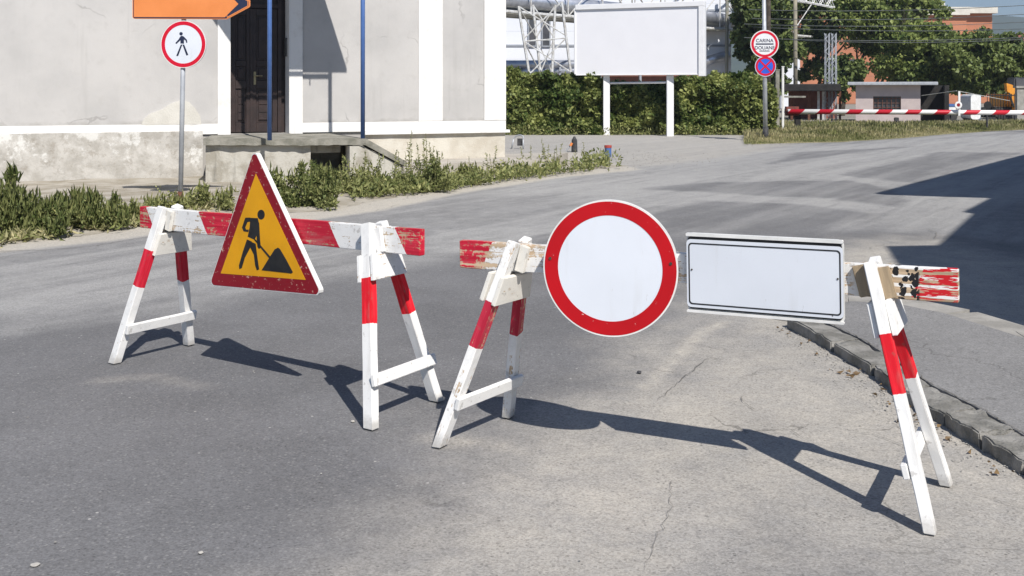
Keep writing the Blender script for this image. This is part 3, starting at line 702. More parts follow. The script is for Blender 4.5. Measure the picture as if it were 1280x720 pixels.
# stair flank: slopes down to the right, with a coping
sE = fs_(503, PD-.1)
bm = bmesh.new(); bm_prism(bm, [(sD+.002, -.05), (sE, -.05), (sE, .28), (sB-.03, PZ-.115), (sD+.002, PZ-.115)], PD-.30, PD-.06); obj('stair_flank', bm, M['whitewash'], pr)
bm = bmesh.new(); bm_prism(bm, [(sE+.04, .275), (sE+.04, .36), (sB+.02, PZ-.002), (sB+.002, PZ-.002), (sB+.002, PZ-.10)], PD-.34, PD-.02)
obj('sloped_coping', bm, M['slabc'], pr)
bm = bmesh.new()
for k in range(4): bm_span(bm, sB+.003+k*.2, sB+.20+k*.2, -.05, PZ-.14*(k+1), .09, PD-.35)
obj('steps', bm, M['slabc'], pr)

# ---- canopy on blue posts
M['blue'] = mat('blue_post_paint', (.06, .13, .33), (.075, .15, .37), 9, .4, 0, .05, 40)
cn = thing('entrance_canopy', 'entrance canopy above the porch on two slim blue posts', 'canopy', FM)
sP = [fs_(337, 2.17), fs_(453.5, 2.17)]
for s_ in sP:
    bm = bmesh.new(); bm_tube(bm, (s_, PZ-.002, 2.17), (s_, 4.25, 2.17), .034, seg=14); obj('post', bm, M['blue'], cn, smooth=True)
bm = bmesh.new(); bm_span(bm, sP[0], sP[1], 4.02, 4.07, 2.15, 2.19); bm_span(bm, sP[1]-.36, sP[1]-.34, 3.90, 4.02, 2.16, 2.18); obj('crossbar', bm, M['blue'], cn)
bm = bmesh.new()
bm_prism(bm, [(3.76, 2.3), (5.43, 2.3), (4.65, .03), (2.1, .03)], -.04, .04)
for v_ in bm.verts: v_.co = Vector((v_.co.x, 4.29+v_.co.z, v_.co.y))
bmesh.ops.recalc_face_normals(bm, faces=bm.faces[:]); obj('canopy_roof', bm, M['concrete'], cn)

# ---- raised concrete apron at the right end of the house
bm = bmesh.new()
ap = [gp(505, 207, .24), gp(560, 204, .24), gp(690, 199, .24), gp(700, 193, .24)]
pts = [(p.x, p.y) for p in ap]+[(1.1, 21.2), (-.2, 20.4), (-3.2, 18.6)]
bm_prism(bm, pts, -.05, .24); M['apron'] = mat('pale_concrete', (.46, .43, .38), (.38, .35, .31), 3, .9, 0, .4, 50, .1)
tag(obj('apron', bm, M['apron']), kind='structure')

# ================================================================== signpost on the left
pt0, pt1 = gp(225.5, 258), None
YP = pt0.y
post_top = at(230.5, -14, YP)
M['rust'] = mat('rusty_sleeve', (.20, .085, .05), (.11, .05, .035), 20, .85, .2, .4, 80)
sp_ = thing('sign_post', 'slim grey steel post with rusty foot at the roadside', 'sign post', pt0)
bm = bmesh.new(); bm_tube(bm, pt0, post_top, .030, seg=14); obj('pole', bm, M['galv'], sp_, smooth=True)
bm = bmesh.new(); bm_tube(bm, pt0, pt0.lerp(post_top, .068), .037, seg=14); obj('rusty_sleeve', bm, M['rust'], sp_, smooth=True)
yaw = R(-7); ux = Vector((math.cos(yaw), math.sin(yaw), 0)); nn3 = Vector((ux.y, -ux.x, 0))
def disc(name, label, xy, Y, r_px, bands, ux, nn, cat='road sign'):
    c0 = at(xy[0], xy[1], Y); root = thing(name, label, cat, frame(c0, ux, UP, nn)); r = r_px/F*Y
    bm = bmesh.new(); bm_ring(bm, circ(r), circ(r*.96), -.02, .0004); obj('rim', bm, M['rimwhite'], root)
    return root, r
Yf = YP-.05
ps, r = disc('no_pedestrians_sign', 'round red ringed sign with dark walking man below orange arrow', (229.2, 55.3), Yf, 29.6, None, ux, nn3)
bm = bmesh.new(); bm_prism(bm, circ(r*.985), -.006, 0); obj('white_disc', bm, M['signwhite'], ps)
M['red2'] = mat('sign_red_clean', (.60, .006, .035), (.56, .004, .02), 3, .4)
M['navy'] = mat('sign_navy', (.018, .025, .06), (.014, .02, .05), 3, .45)
bm = bmesh.new(); bm_ring(bm, circ(r*.97), circ(r*.815), .0004, .002); obj('red_ring', bm, M['red2'], ps)
Lp = loc_on(at(229.2, 55.3, Yf), nn3, ux, UP, at(229.2, 55.3, Yf)); cp2 = lambda x, y: Lp(190+x/8, 10+y/8)
bm = bmesh.new()
for i, p in enumerate([circ(17, 18, (291, 257)), [(283, 285), (300, 277), (318, 285), (350, 318), (354, 347), (343, 347), (338, 326), (320, 314), (320, 356), (285, 354), (285, 322), (245, 359), (234, 350), (268, 312)],
        [(289, 366), (304, 366), (262, 480), (243, 478)], [(306, 366), (322, 366), (363, 468), (345, 475)]]):
    bm_prism(bm, [cp2(*q) for q in p], .0006, .0022+i*.0002)
obj('walking_man', bm, M['navy'], ps)
# orange arrow board
ya = R(-3); ux2 = Vector((math.cos(ya), math.sin(ya), 0)); nn4 = Vector((ux2.y, -ux2.x, 0))
oc = at(229, 4, Yf-.01); La = loc_on(oc, nn4, ux2, UP, oc)
ab = thing('arrow_sign', 'orange arrow board with black pointed tip on the steel post', 'direction sign', frame(oc, ux2, UP, nn4))
M['orange'] = mat('sign_orange', (.74, .25, .075), (.68, .22, .06), 2, .45)
outer = [La(165.5, 23.5), La(283.5, 24), La(312.5, 8.5), La(312.5, 0), La(284, -15.5), La(165.5, -15)]
bm = bmesh.new(); bm_prism(bm, round_poly(outer, .03), -.02, -.002); obj('white_edge', bm, M['orange'], ab)
k_ = .975; bm = bmesh.new(); bm_prism(bm, round_poly([La(166.5, 22.8), La(283, 23), La(311, 7.5), La(311, 1), La(284, -14.5), La(166.5, -14)], .022), -.0015, .0005); obj('black_plate', bm, M['navy'], ab)
bm = bmesh.new(); bm_prism(bm, [La(167.5, 21.3), La(281, 21.6), La(298, 5), La(281, -12.5), La(167.5, -12.5)], .0008, .002); obj('orange_field', bm, M['orange'], ab)
bm = bmesh.new(); bm_ring(bm, [La(284, 22.4), La(310.5, 7.6), La(310.5, .8), La(284.6, -13.6)], [La(283.4, 21.4), La(309.4, 7.1), La(309.4, 1.4), La(284, -12.8)], .0009, .0018); obj('tip_outline', bm, M['orange'], ab)

# ================================================================== customs pole on the far side
YC = 31.0; pb = Vector(((957-CX)/F*YC, YC, -.03))
cpole = thing('street_pole', 'tall grey steel pole with black foot beside the ivy hedge', 'pole', pb)
bm = bmesh.new(); bm_tube(bm, pb, at(954.5, -40, YC), .068, .055, 14); obj('pole', bm, M['galv'], cpole, smooth=True)
M['blackfoot'] = mat('black_paint_worn', (.03, .03, .033), (.06, .06, .065), 12, .7)
bm = bmesh.new(); bm_tube(bm, pb, pb+Vector((0, 0, .42)), .085, seg=14); obj('black_foot', bm, M['blackfoot'], cpole, smooth=True)
ux = Vector((1, -.08, 0)).normalized(); nn = Vector((ux.y, -ux.x, 0)); Ys = YC-.09
cs, r = disc('customs_sign', 'round red ringed customs sign with two words and bar', (955.8, 55), Ys, 17.6, None, ux, nn)
M['whitefilm'] = mat('white_film', (.74, .75, .77), (.7, .71, .73), 3, .4)
bm = bmesh.new(); bm_prism(bm, circ(r*.985), -.008, 0); obj('white_disc', bm, M['whitefilm'], cs)
bm = bmesh.new(); bm_ring(bm, circ(r*.93), circ(r*.76), .001, .004); obj('red_ring', bm, M['red2'], cs)
bm = bmesh.new(); bm_span(bm, -r*.62, r*.62, -r*.045, r*.045, .001, .005); obj('black_bar', bm, M['navy'], cs)
def text(s, size, x, y, root, m, z=.003, sx=1.0, name='lettering'):
    cu = bpy.data.curves.new('t', 'FONT'); cu.body = s; cu.size = size; cu.align_x = 'CENTER'; cu.extrude = .001; cu.offset = size*.012
    o = bpy.data.objects.new('t', cu); COL.objects.link(o)
    me = bpy.data.meshes.new_from_object(o.evaluated_get(bpy.context.evaluated_depsgraph_get())); bpy.data.objects.remove(o); bpy.data.curves.remove(cu)
    for v_ in me.vertices: v_.co = Vector((v_.co.x*sx+x, v_.co.y+y, v_.co.z+z))
    return obj(name, me, m, root)
text('CARINA', r*.34, 0, r*.13, cs, M['navy'], sx=.98); text('DOUANE', r*.34, 0, -r*.38, cs, M['navy'], sx=.98)
bm = bmesh.new(); 
for k in range(9): bm_span(bm, -r*.36+k*r*.08, -r*.36+k*r*.08+r*.062, -r*.53, -r*.47+r*.02*(k % 2), .001, .004)
obj('small_print', bm, M['navy'], cs)
ns, r = disc('no_stopping_sign', 'small round blue sign with red ring and red cross', (956.8, 82.8), Ys, 12.9, None, ux, nn)
M['blue2'] = mat('sign_blue', (.03, .12, .62), (.025, .10, .55), 3, .4)
bm = bmesh.new(); bm_prism(bm, circ(r*.985), -.008, 0); obj('blue_disc', bm, M['blue2'], ns)
bm = bmesh.new(); bm_ring(bm, circ(r*.93), circ(r*.73), .001, .004); obj('red_ring', bm, M['red2'], ns)
bm = bmesh.new()
for i, a in enumerate((45, -45)): bm_box(bm, (0, 0, .003+i*.0006), (r*1.5, r*.16, .003), Matrix.Rotation(R(a), 4, 'Z'))
obj('red_cross', bm, M['red2'], ns)

# ================================================================== foliage tools
def leaf_mat(name, a, b, c=None, trans=.35):
    t = NT(name); att = t.n('ShaderNodeAttribute'); att.attribute_name = 'tint'
    col = t.mix(att.outputs['Fac'], a, b)
    t.put(t.b.inputs['Base Color'], col); t.b.inputs['Roughness'].default_value = .55; t.b.inputs['Specular IOR Level'].default_value = .35
    tr = t.n('ShaderNodeBsdfTranslucent'); t.l(col, tr.inputs['Color']); mx = t.n('ShaderNodeMixShader'); mx.inputs[0].default_value = trans
    t.l(t.b.outputs[0], mx.inputs[1]); t.l(tr.outputs[0], mx.inputs[2]); t.l(mx.outputs[0], t.out.inputs['Surface']); return t.m
M['ivy'] = leaf_mat('ivy_leaf', (.075, .12, .028), (.44, .47, .16))
M['weed'] = leaf_mat('weed_leaf', (.105, .14, .04), (.42, .42, .17))
M['drygrass'] = leaf_mat('dry_grass', (.22, .25, .08), (.60, .54, .31))
M['tree_dark'] = leaf_mat('dark_tree_leaf', (.04, .07, .02), (.20, .245, .07), trans=.25)
M['tree_mid'] = leaf_mat('green_tree_leaf', (.065, .11, .026), (.33, .38, .11), trans=.35)
M['bark'] = mat('bark', (.09, .075, .06), (.05, .042, .035), 8, .95, 0, .5, 30, .1)
M['stem'] = mat('weed_stem', (.15, .17, .06), (.2, .17, .09), 10, .8)
def leaves(name, P, D, size, tint, m, parent=None, world=None, aspect=.55, fold=.15):
    """P points, D directions of the leaf axis; each leaf one folded diamond of two triangles"""
    n = len(P); D = D/np.linalg.norm(D, axis=1, keepdims=True)
    A = RNG.normal(size=(n, 3)); Sd = np.cross(D, A); Sd /= np.linalg.norm(Sd, axis=1, keepdims=True)+1e-9; Nn = np.cross(D, Sd)
    s = size[:, None]; b = P; aspect = np.broadcast_to(np.asarray(aspect, float), (n,))[:, None]; tip = P+D*s+Nn*s*fold*-.6; mid = P+D*s*.45
    l = mid+Sd*s*aspect*.5+Nn*s*fold; r_ = mid-Sd*s*aspect*.5+Nn*s*fold
    V = np.stack([b, l, tip, r_], 1).reshape(-1, 3)
    me = bpy.data.meshes.new(name); me.vertices.add(4*n); me.vertices.foreach_set('co', V.ravel().astype(np.float32))
    base = np.arange(n)*4; tri = np.stack([base, base+1, base+2, base, base+2, base+3], 1).ravel()
    me.loops.add(6*n); me.loops.foreach_set('vertex_index', tri.astype(np.int32)); me.polygons.add(2*n)
    me.polygons.foreach_set('loop_start', (np.arange(2*n)*3).astype(np.int32))
    me.update(calc_edges=True)
    ca = me.color_attributes.new('tint', 'FLOAT_COLOR', 'POINT'); tt = np.repeat(np.clip(tint, 0, 1), 4)
    ca.data.foreach_set('color', np.stack([tt, tt, tt, np.ones_like(tt)], 1).ravel().astype(np.float32))
    return obj(name, me, m, parent, world)
def rnd_dir(n, up=0.0):
    d = RNG.normal(size=(n, 3)); d /= np.linalg.norm(d, axis=1, keepdims=True); d[:, 2] += up; return d

# ---- ivy hedge (overgrown fence)
YH = 36.2
hx0, hx1 = at(560, 0, YH).x, at(962, 0, YH).x
hd = thing('ivy_hedge', 'dense ivy covered hedge running behind the billboard posts', 'hedge', Vector(((hx0+hx1)/2, YH, 0)))
def hedge_top(x):   # crest height follows the photo
    pxx = x/YH*F+CX
    ky = np.interp(pxx, [560, 632, 660, 715, 724, 748, 760, 790, 835, 850, 880, 905, 940, 953, 963], [86, 86, 93, 94, 92, 99, 104, 108, 104, 98, 96, 92, 92, 98, 125])
    return H-(ky-HY)/F*YH
Ps, Ds, Sz, Ti = [], [], [], []
n = 52000
x = RNG.uniform(hx0, hx1, n); front = RNG.random(n)
top = hedge_top(x)+.26*(fbm(x*1.3, x*0+4, 12)-.5)+.42*np.clip(fbm(x*5, x*0+9, 13)-.5, 0, 1); zz = RNG.uniform(0, 1, n)**.85*top
lump = (fbm(x*1.1+20, zz*1.3, 70)-.5)*1.7+(fbm(x*3.2, zz*3.2, 71)-.5)*1.1
depth = .55*np.sqrt(np.clip(1-((zz/top-.35)/.72)**2, .02, 1))
ins = np.where(front < .72, 1.0, RNG.uniform(0, 1, n))
y_ = YH-(depth+lump*.75)*ins+RNG.normal(0, .06, n)
Pt = np.stack([x, y_, zz], 1); d = rnd_dir(n, -.15); d[:, 1] -= .55
tint = np.clip(fbm(x*1.6+3, zz*1.6, 72)*1.7-.55+RNG.normal(0, .25, n)+np.where(RNG.random(n) < .05, .5, 0), 0, 1)
leaves('foliage', Pt, d, RNG.uniform(.07, .17, n), tint, M['ivy'], hd, aspect=.85, fold=.1)
bm = bmesh.new(); bm_span(bm, hx0, hx1-.2, YH+.02, YH+.10, 0, 1.7)
obj('fence_board', bm, mat('dark_fence', (.03, .03, .022), (.02, .022, .016), 4, .95), hd)
n = 2600; x = RNG.uniform(hx0+1.5, hx1+.2, n); Pt = np.stack([x, YH-.62-RNG.random(n)*.45, RNG.random(n)**2.5*.28], 1); d = rnd_dir(n, .7)
tag(leaves('undergrowth', Pt, d, RNG.uniform(.06, .15, n), RNG.random(n), M['weed'], aspect=.4), kind='stuff')

# ---- billboard
YB = 34.6
M['bbwhite'] = mat('billboard_white', (.80, .80, .83), (.78, .78, .81), 1.5, .5, 0, .02, 20)
M['bbframe'] = mat('billboard_frame_white', (.80, .80, .81), (.76, .76, .77), 5, .55)
c00, c10, c11, c01 = at(720, 93, YB+.9), at(873, 91.5, YB-.7), at(873, 6.5, YB-.7), at(720, 14, YB+.9)
ubb = (Vector((c10.x, c10.y, 0))-Vector((c00.x, c00.y, 0))); Wb = ubb.length; ubb.normalize(); nbb = Vector((ubb.y, -ubb.x, 0))
zb, zt = c00.z, (c11.z+c01.z)/2
BM_ = frame(Vector((c00.x, c00.y, zb)), ubb, UP, nbb)
bb = thing('billboard', 'empty white billboard on two white posts before the ivy hedge', 'billboard', Vector(((c00.x+c10.x)/2, YB, 0)))
bm = bmesh.new(); bm_span(bm, 0, Wb, 0, zt-zb, -.08, 0); obj('panel', bm, M['bbwhite'], bb, BM_)
hbb = zt-zb
bm = bmesh.new(); bm_span(bm, -.01, Wb+.20, hbb+.002, hbb+.17, -.22, .06); bm_span(bm, Wb+.012, Wb+.20, -.08, hbb, -.22, .06); bm_span(bm, -.06, -.002, 0, hbb, -.2, .03); bm_span(bm, -.01, Wb, -.04, -.002, -.2, .02)
bmesh.ops.bevel(bm, geom=bm.edges[:], offset=.01, segments=1, affect='EDGES'); obj('frame', bm, M['bbframe'], bb, BM_)
for (xb, wpx) in ((758, 8.0), (837.5, 8.5)):
    f = gp(xb, 169); sx_ = (xb-CX)/F
    q = on_plane(xb, 169, Vector((c00.x, c00.y, 0))-nbb*.2, nbb); wq = wpx/F*q.y
    bm = bmesh.new(); bm_span(bm, q.x-wq/2, q.x+wq/2, q.y-.08, q.y+.08, -.03, zb-.042); bmesh.ops.bevel(bm, geom=bm.edges[:], offset=.012, segments=2, affect='EDGES'); obj('post', bm, M['bbframe'], bb)
qa, qb = on_plane(762, 104, Vector((c00.x, c00.y, 0))-nbb*.2, nbb), on_plane(834, 103, Vector((c00.x, c00.y, 0))-nbb*.2, nbb)
bm = bmesh.new(); bm_tube(bm, qa, qb, .035, seg=10); obj('crossbar', bm, M['bbframe'], bb, smooth=True)

# ================================================================== factory and pipe bridge
YFa = 62.0
fac = thing('factory_building', 'long white panelled industrial hall behind the hedge', 'factory', Vector((at(760, 0, YFa).x, YFa, 0)))
t = NT('white_cladding'); v = t.coord(); zz_ = t.xyz(v)[2]
seam = t.math('LESS_THAN', t.math('FRACT', t.math('MULTIPLY', zz_, 1.25)), .06); c = t.mix(t.step(t.noise(v, .4, 5), .3, .7), (.76, .78, .82), (.70, .72, .77)); c = t.mix(t.math('MULTIPLY', seam, .35), c, (.45, .47, .52)); M['clad'] = t.done(c, .6, 0, .3)
fx0, fx1 = at(540, 0, YFa).x, at(914, 0, YFa).x
bm = bmesh.new(); bm_span(bm, fx0, fx1, YFa, YFa+18, 0, 7.6); obj('wall', bm, M['clad'], fac)
bm = bmesh.new(); bm_span(bm, fx0-.2, fx1+.2, YFa-.25, YFa+18.2, 7.602, 7.9); obj('roof', bm, M['galv'], fac)
M['glassd'] = mat('dark_window', (.05, .055, .065), (.09, .09, .10), .8, .15, 0, 0, 1, .6)
M['greyline'] = mat('grey_flashing', (.32, .34, .38), (.28, .30, .33), 4, .6)
for (xa, xb_) in ((661.5, 669), (678.5, 686.5)):
    a, b = at(xa, 57, YFa), at(xb_, 11, YFa); bm = bmesh.new()
    bm_span(bm, a.x, b.x, YFa-.06, YFa-.005, a.z, b.z); wn = obj('window', bm, M['glassd'], fac)
    bm = bmesh.new(); bm_span(bm, a.x-.08, a.x-.002, YFa-.1, YFa-.006, a.z-.08, b.z); bm_span(bm, b.x+.002, b.x+.08, YFa-.1, YFa-.006, a.z-.08, b.z); bm_span(bm, a.x, b.x, YFa-.1, YFa-.006, a.z-.08, a.z-.002); obj('window_frame', bm, M['greyline'], wn)
bm = bmesh.new()
for yy_ in (13, 57): 
    q = at(700, yy_, YFa).z; bm_span(bm, fx0, fx1, YFa-.05, YFa-.002, q-.06, q+.06)
obj('flashing', bm, M['greyline'], fac)
# low red wall with pipes in front
YR = 55.0
M['redwall'] = mat('red_brown_wall', (.30, .13, .095), (.24, .10, .075), 3, .85)
bm = bmesh.new(); a, b = at(600, 83, YR), at(878, 0, YR); bm_span(bm, a.x, b.x, YR, YR+.3, 0, at(0, 83, YR).z); tag(obj('boundary_wall', bm, M['redwall']), 'low red brown wall partly hidden behind hedge and billboard', 'wall')
M['pipe'] = mat('silver_pipe', (.55, .57, .62), (.42, .44, .50), 3, .35, .65, .05, 10)
pg = thing('ground_pipes', 'pair of silver pipes running low along the red wall', 'pipes', at(760, 84, YR-.8))
for yy_, rr in ((81, .22), (89.5, .18)):
    bm = bmesh.new(); bm_tube(bm, at(590, yy_, YR-.8), at(880, yy_-1, YR-.8), rr, seg=16); obj('pipe', bm, M['pipe'], pg, smooth=True)
    for k in range(5):
        bm = bmesh.new(); q = at(650+k*50, yy_, YR-.8); bm_span(bm, q.x-.05, q.x+.05, YR-1.05, YR-.55, 0 if yy_ > 85 else q.z-rr-.1, q.z-rr*.5); obj('pipe_bracket', bm, M['greyline'], pg)
# elevated pipe bridge, receding to the right
M['steel'] = mat('rusty_white_steel', (.64, .65, .65), (.42, .40, .37), 6, .7, .05)
M['steel2'] = mat('grey_green_steel', (.24, .26, .23), (.33, .30, .24), 5, .7, .1)
br = thing('pipe_bridge', 'overhead steel lattice bridge carrying silver pipes behind the billboard', 'pipe bridge', at(760, 168, 50))
pA, pB = at(560, 8, 46.0), at(1015, 46, 68.0); ax = (pB-pA); Lb = ax.length; ax.normalize(); sd = Vector((-ax.y, ax.x, 0)).normalized()
def truss(off, m):
    bm = bmesh.new(); n = 12; hgt = Vector((0, 0, 2.1)); o_ = sd*off
    bm_tube(bm, pA+o_, pB+o_, .07, seg=6); bm_tube(bm, pA+o_+hgt, pB+o_+hgt, .07, seg=6)
    for k in range(n):
        a, b = pA+o_+ax*Lb*k/n, pA+o_+ax*Lb*(k+1)/n
        bm_tube(bm, a, a+hgt, .04, seg=6); bm_tube(bm, *((a, b+hgt) if k % 2 else (a+hgt, b)), .035, seg=6)
    return obj('truss', bm, m, br)
truss(0, M['steel']); truss(2.2, M['steel2'])
bm = bmesh.new()
for k in range(17): a = pA+ax*Lb*k/16; bm_tube(bm, a, a+sd*2.2, .05, seg=6)
bm_box(bm, (0, 0, 0), (Lb, 1.3, .05), frame((pA+pB)/2+sd*1.1+Vector((0, 0, -.02)), ax, sd, ax.cross(sd))); obj('deck', bm, M['steel2'], br)
for off, zo, rr in ((.65, .62, .38), (1.5, .55, .30)):
    bm = bmesh.new(); bm_tube(bm, pA+sd*off+Vector((0, 0, zo)), pA+ax*Lb*.83+sd*off+Vector((0, 0, zo)), rr, seg=18); obj('pipe', bm, M['pipe'], br, smooth=True)
bm = bmesh.new(); bm_tube(bm, at(872, 80, 61.4), at(911, 68, 61.6), .27, seg=16); obj('pipe', bm, M['pipe'], br, smooth=True)
# lattice support tower at the left, plain stanchion at the right
Yt = 47.5
bm = bmesh.new(); pts = {}
legs = [((648, 8), (662, 95)), ((666, 6), (676, 95)), ((702, 2), (714, 95)), ((694, 6), (690, 95))]
for i, (a, b) in enumerate(legs):
    yb = Yt+(0, 1.6, 0, 1.6)[i]; A_, B_ = at(*a, yb), at(*b, yb); B_ = A_+(B_-A_)*((A_.z)/(A_.z-B_.z)); pts[i] = (A_, B_); bm_tube(bm, A_, B_, .06, seg=6)
for i, j in ((0, 2), (1, 3), (0, 1)):
    for k in range(2):
        t0, t1 = k*.30, k*.30+.28; a0, a1 = pts[i][0].lerp(pts[i][1], t0), pts[i][0].lerp(pts[i][1], t1); b0_, b1_ = pts[j][0].lerp(pts[j][1], t0), pts[j][0].lerp(pts[j][1], t1)
        bm_tube(bm, a0, b1_, .032, seg=5)
        if i != 0 or j != 1: bm_tube(bm, b0_, a1, .032, seg=5)
        if k: bm_tube(bm, a0, b0_, .03, seg=5)
obj('support_tower', bm, M['steel'], br)
bm = bmesh.new(); bm_tube(bm, Vector((at(908, 0, 61).x, 61, 0)), at(909, -20, 61), .10, seg=8); obj('stanchion', bm, M['steel2'], br)
bm = bmesh.new(); bm_tube(bm, at(914, 6, 60), at(936, 40, 62), .07, seg=6); bm_tube(bm, at(924, 8, 62), at(932, 28, 62), .05, seg=6); obj('stay', bm, M['steel'], br)
bm = bmesh.new(); bm_tube(bm, at(942, 14, 64), at(958, 36, 64), .06, seg=6); obj('brace', bm, M['steel2'], br)
bm = bmesh.new(); bm_tube(bm, at(968, 24, 66), at(992, 52, 66), .06, seg=6); bm_tube(bm, at(972, 28, 66), at(988, 20, 66), .05, seg=6); obj('brace', bm, M['steel2'], br)

# ================================================================== trees
def tree(name, label, base, height, crown_c, crown_r, nleaf, m, trunks=1, tsize=.2, leafsize=.3, seed=1, squash=1.0, gaps=.42, group='trees behind the railway barrier', tb=0.0):
    rr = random.Random(seed); base = Vector(base)
    root = thing(name, label, 'tree', base, group)
    bm = bmesh.new(); tips = []
    cc = Vector(crown_c); rx, ry, rz = crown_r
    def limb(p, d, L, r, lev):
        n_ = 3; q = p
        for k in range(n_):
            d = (d+Vector((rr.gauss(0, .13), rr.gauss(0, .13), rr.gauss(.03, .07)))).normalized(); e = q+d*L/n_
            bm_tube(bm, q, e, r*(1-.22*k), r*(1-.22*(k+1)), 7 if lev < 2 else 5); q = e
        tips.append(q)
        if lev < 3:
            for k in range(3 if lev < 2 else 2):
                dd = (d+Vector((rr.gauss(0, .55), rr.gauss(0, .55), rr.gauss(.18, .3)))).normalized(); limb(q, dd, L*rr.uniform(.55, .75), r*.5, lev+1)
    for k in range(trunks):
        off = Vector((rr.gauss(0, .35), rr.gauss(0, .3), 0))*(trunks > 1)
        limb(base+off+Vector((0, 0, -.1)), Vector((off.x*.35, off.y*.3, 1)).normalized(), height*.42, tsize*rr.uniform(.8, 1), 0)
    obj('trunk', bm, M['bark'], root)
    ncl = 46; cl = []
    while len(cl) < ncl:
        u = Vector((rr.uniform(-1, 1), rr.uniform(-1, 1), rr.uniform(-1, 1)))
        if .2 < u.length < .86: cl.append((cc+Vector((u.x*rx, u.y*ry, u.z*rz))*1.0, rr.uniform(.22, .44)*min(rx, rz)*squash, rr.uniform(-.28, .28)))
    for tp in tips[::3]: cl.append((tp, .3*min(rx, rz), 0))
    which = RNG.integers(0, len(cl), nleaf); C_ = np.array([tuple(c_[0]) for c_ in cl])[which]; rad = np.array([c_[1] for c_ in cl])[which]; tn = np.array([c_[2] for c_ in cl])[which]
    u = rnd_dir(nleaf); rads = rad*RNG.random(nleaf)**.5
    P_ = C_+u*rads[:, None]*np.array([1, 1, .75])
    g_ = fbm(P_[:, 0]*.9+seed*3.3, P_[:, 2]*.9+P_[:, 1]*.5, 80+seed); kp = (g_ > gaps*.85) & (P_[:, 2] > .25)
    P_ = P_[kp]; nl = len(P_); d = rnd_dir(nl, -.35)
    leaves('crown', P_, d, RNG.uniform(.65, 1.25, nl)*leafsize, .45+tn[kp]+RNG.normal(0, .22, nl)+tb, m, root, aspect=.75)
    return root
def tree_px(name, label, cxy, wpx, hpx, Y, base_x, **kw):
    c = at(cxy[0], cxy[1], Y); rx = wpx/2/F*Y; rz = hpx/2/F*Y; b_ = Vector(((base_x-CX)/F*Y, Y, -.03))
    return tree(name, label, b_, c.z+rz*.6, c, (rx, rx*.8, rz), **kw)
tree_px('dark_tree', 'dark dense tree filling the space behind the customs pole', (960, 40), 84, 170, 59.5, 955, nleaf=24000, m=M['tree_dark'], leafsize=.30, seed=3, gaps=.36)
tree_px('dark_tree', 'dark shady tree behind the small roofed shelter left of the lattice mast', (1012, 30), 84, 150, 70, 1015, nleaf=17000, m=M['tree_dark'], leafsize=.28, seed=5, gaps=.47)
tree_px('bare_stemmed_tree', 'slender tree with several visible stems before orange wall', (1086, 22), 100, 104, 66, 1092, nleaf=12000, m=M['tree_mid'], trunks=4, tsize=.16, leafsize=.28, seed=8, gaps=.46)
tree_px('leafy_tree', 'tall bright leafy tree rising above the small kiosk', (1116, 16), 76, 150, 72, 1122, nleaf=20000, m=M['tree_mid'], leafsize=.30, seed=9, gaps=.40, tb=.12)
tree_px('bushy_tree', 'broad low bushy tree beside the tall leafy one', (1152, 70), 118, 92, 64, 1150, nleaf=24000, m=M['tree_mid'], leafsize=.26, seed=12, gaps=.42, tb=.1)
tree_px('round_tree', 'broad dark green tree above the black disc marker', (1220, 74), 110, 88, 62, 1238, nleaf=30000, m=M['tree_dark'], leafsize=.26, seed=14, gaps=.38, tb=.2)
tree_px('low_tree', 'low dark tree filling the gap behind shelter and kiosk', (1052, 92), 60, 50, 62, 1052, nleaf=7000, m=M['tree_dark'], leafsize=.24, seed=23, gaps=.42)
tree_px('bushy_tree', 'narrow tree at the far end of the boom barrier', (1283, 66), 40, 80, 66, 1284, nleaf=6000, m=M['tree_dark'], leafsize=.26, seed=17, gaps=.42)

# ================================================================== railway side: kiosk, shelter, boom, masts
gmx = NT('meadow'); v = gmx.coord(); c = gmx.mix(gmx.step(gmx.noise(v, .6, 6), .35, .65), (.22, .22, .10), (.36, .32, .19)); M['meadow'] = gmx.done(c, .95, 0, .1)
def bank_front(pxx): return np.interp(pxx, [940, 985, 1050, 1130, 1180, 1210, 1245, 1280, 1600], [182, 180, 178.5, 173.5, 168.5, 166.5, 164, 162.5, 160])
bx = np.linspace(940, 1640, 60); fr = [gp(x, y) for x, y in zip(bx, bank_front(bx))]
bm = bmesh.new(); rows = []
for k, (f_, zz_) in enumerate(((0, -.02), (.08, .01), (.3, .03), (1, .03))):
    rows.append([bm.verts.new((p.x*(1+f_*(46-p.y)/p.y), p.y+f_*(46-p.y), zz_)) for p in fr])
for a, b in zip(rows[:-1], rows[1:]):
    for i in range(len(a)-1): bm.faces.new((a[i], a[i+1], b[i+1], b[i]))
tag(obj('grass_bank', bm, M['meadow'], smooth=True), kind='structure')
n = 62000; pxx = RNG.uniform(930, 1420, n); fy = RNG.random(n)**1.3
Yg = H*F/(bank_front(pxx)-HY); Yg = Yg-.10+RNG.normal(0, .12, n)+fy*np.maximum(1, 44-Yg); Pt = np.stack([(pxx-CX)/F*Yg, Yg, np.full(n, .03)], 1)
d = rnd_dir(n)*.38; d[:, 2] = 1; hh = RNG.uniform(.08, .28, n)*np.clip(.25+fy*3.2, 0, 1)*(.55+.9*fbm(Pt[:, 0]*.8, Pt[:, 1]*.8, 90))
tag(leaves('grass', Pt, d, hh, np.clip(fbm(Pt[:, 0]*.7, Pt[:, 1]*.7, 91)*1.6-.3+RNG.normal(0, .25, n), 0, 1), M['drygrass'], aspect=.075), kind='stuff')

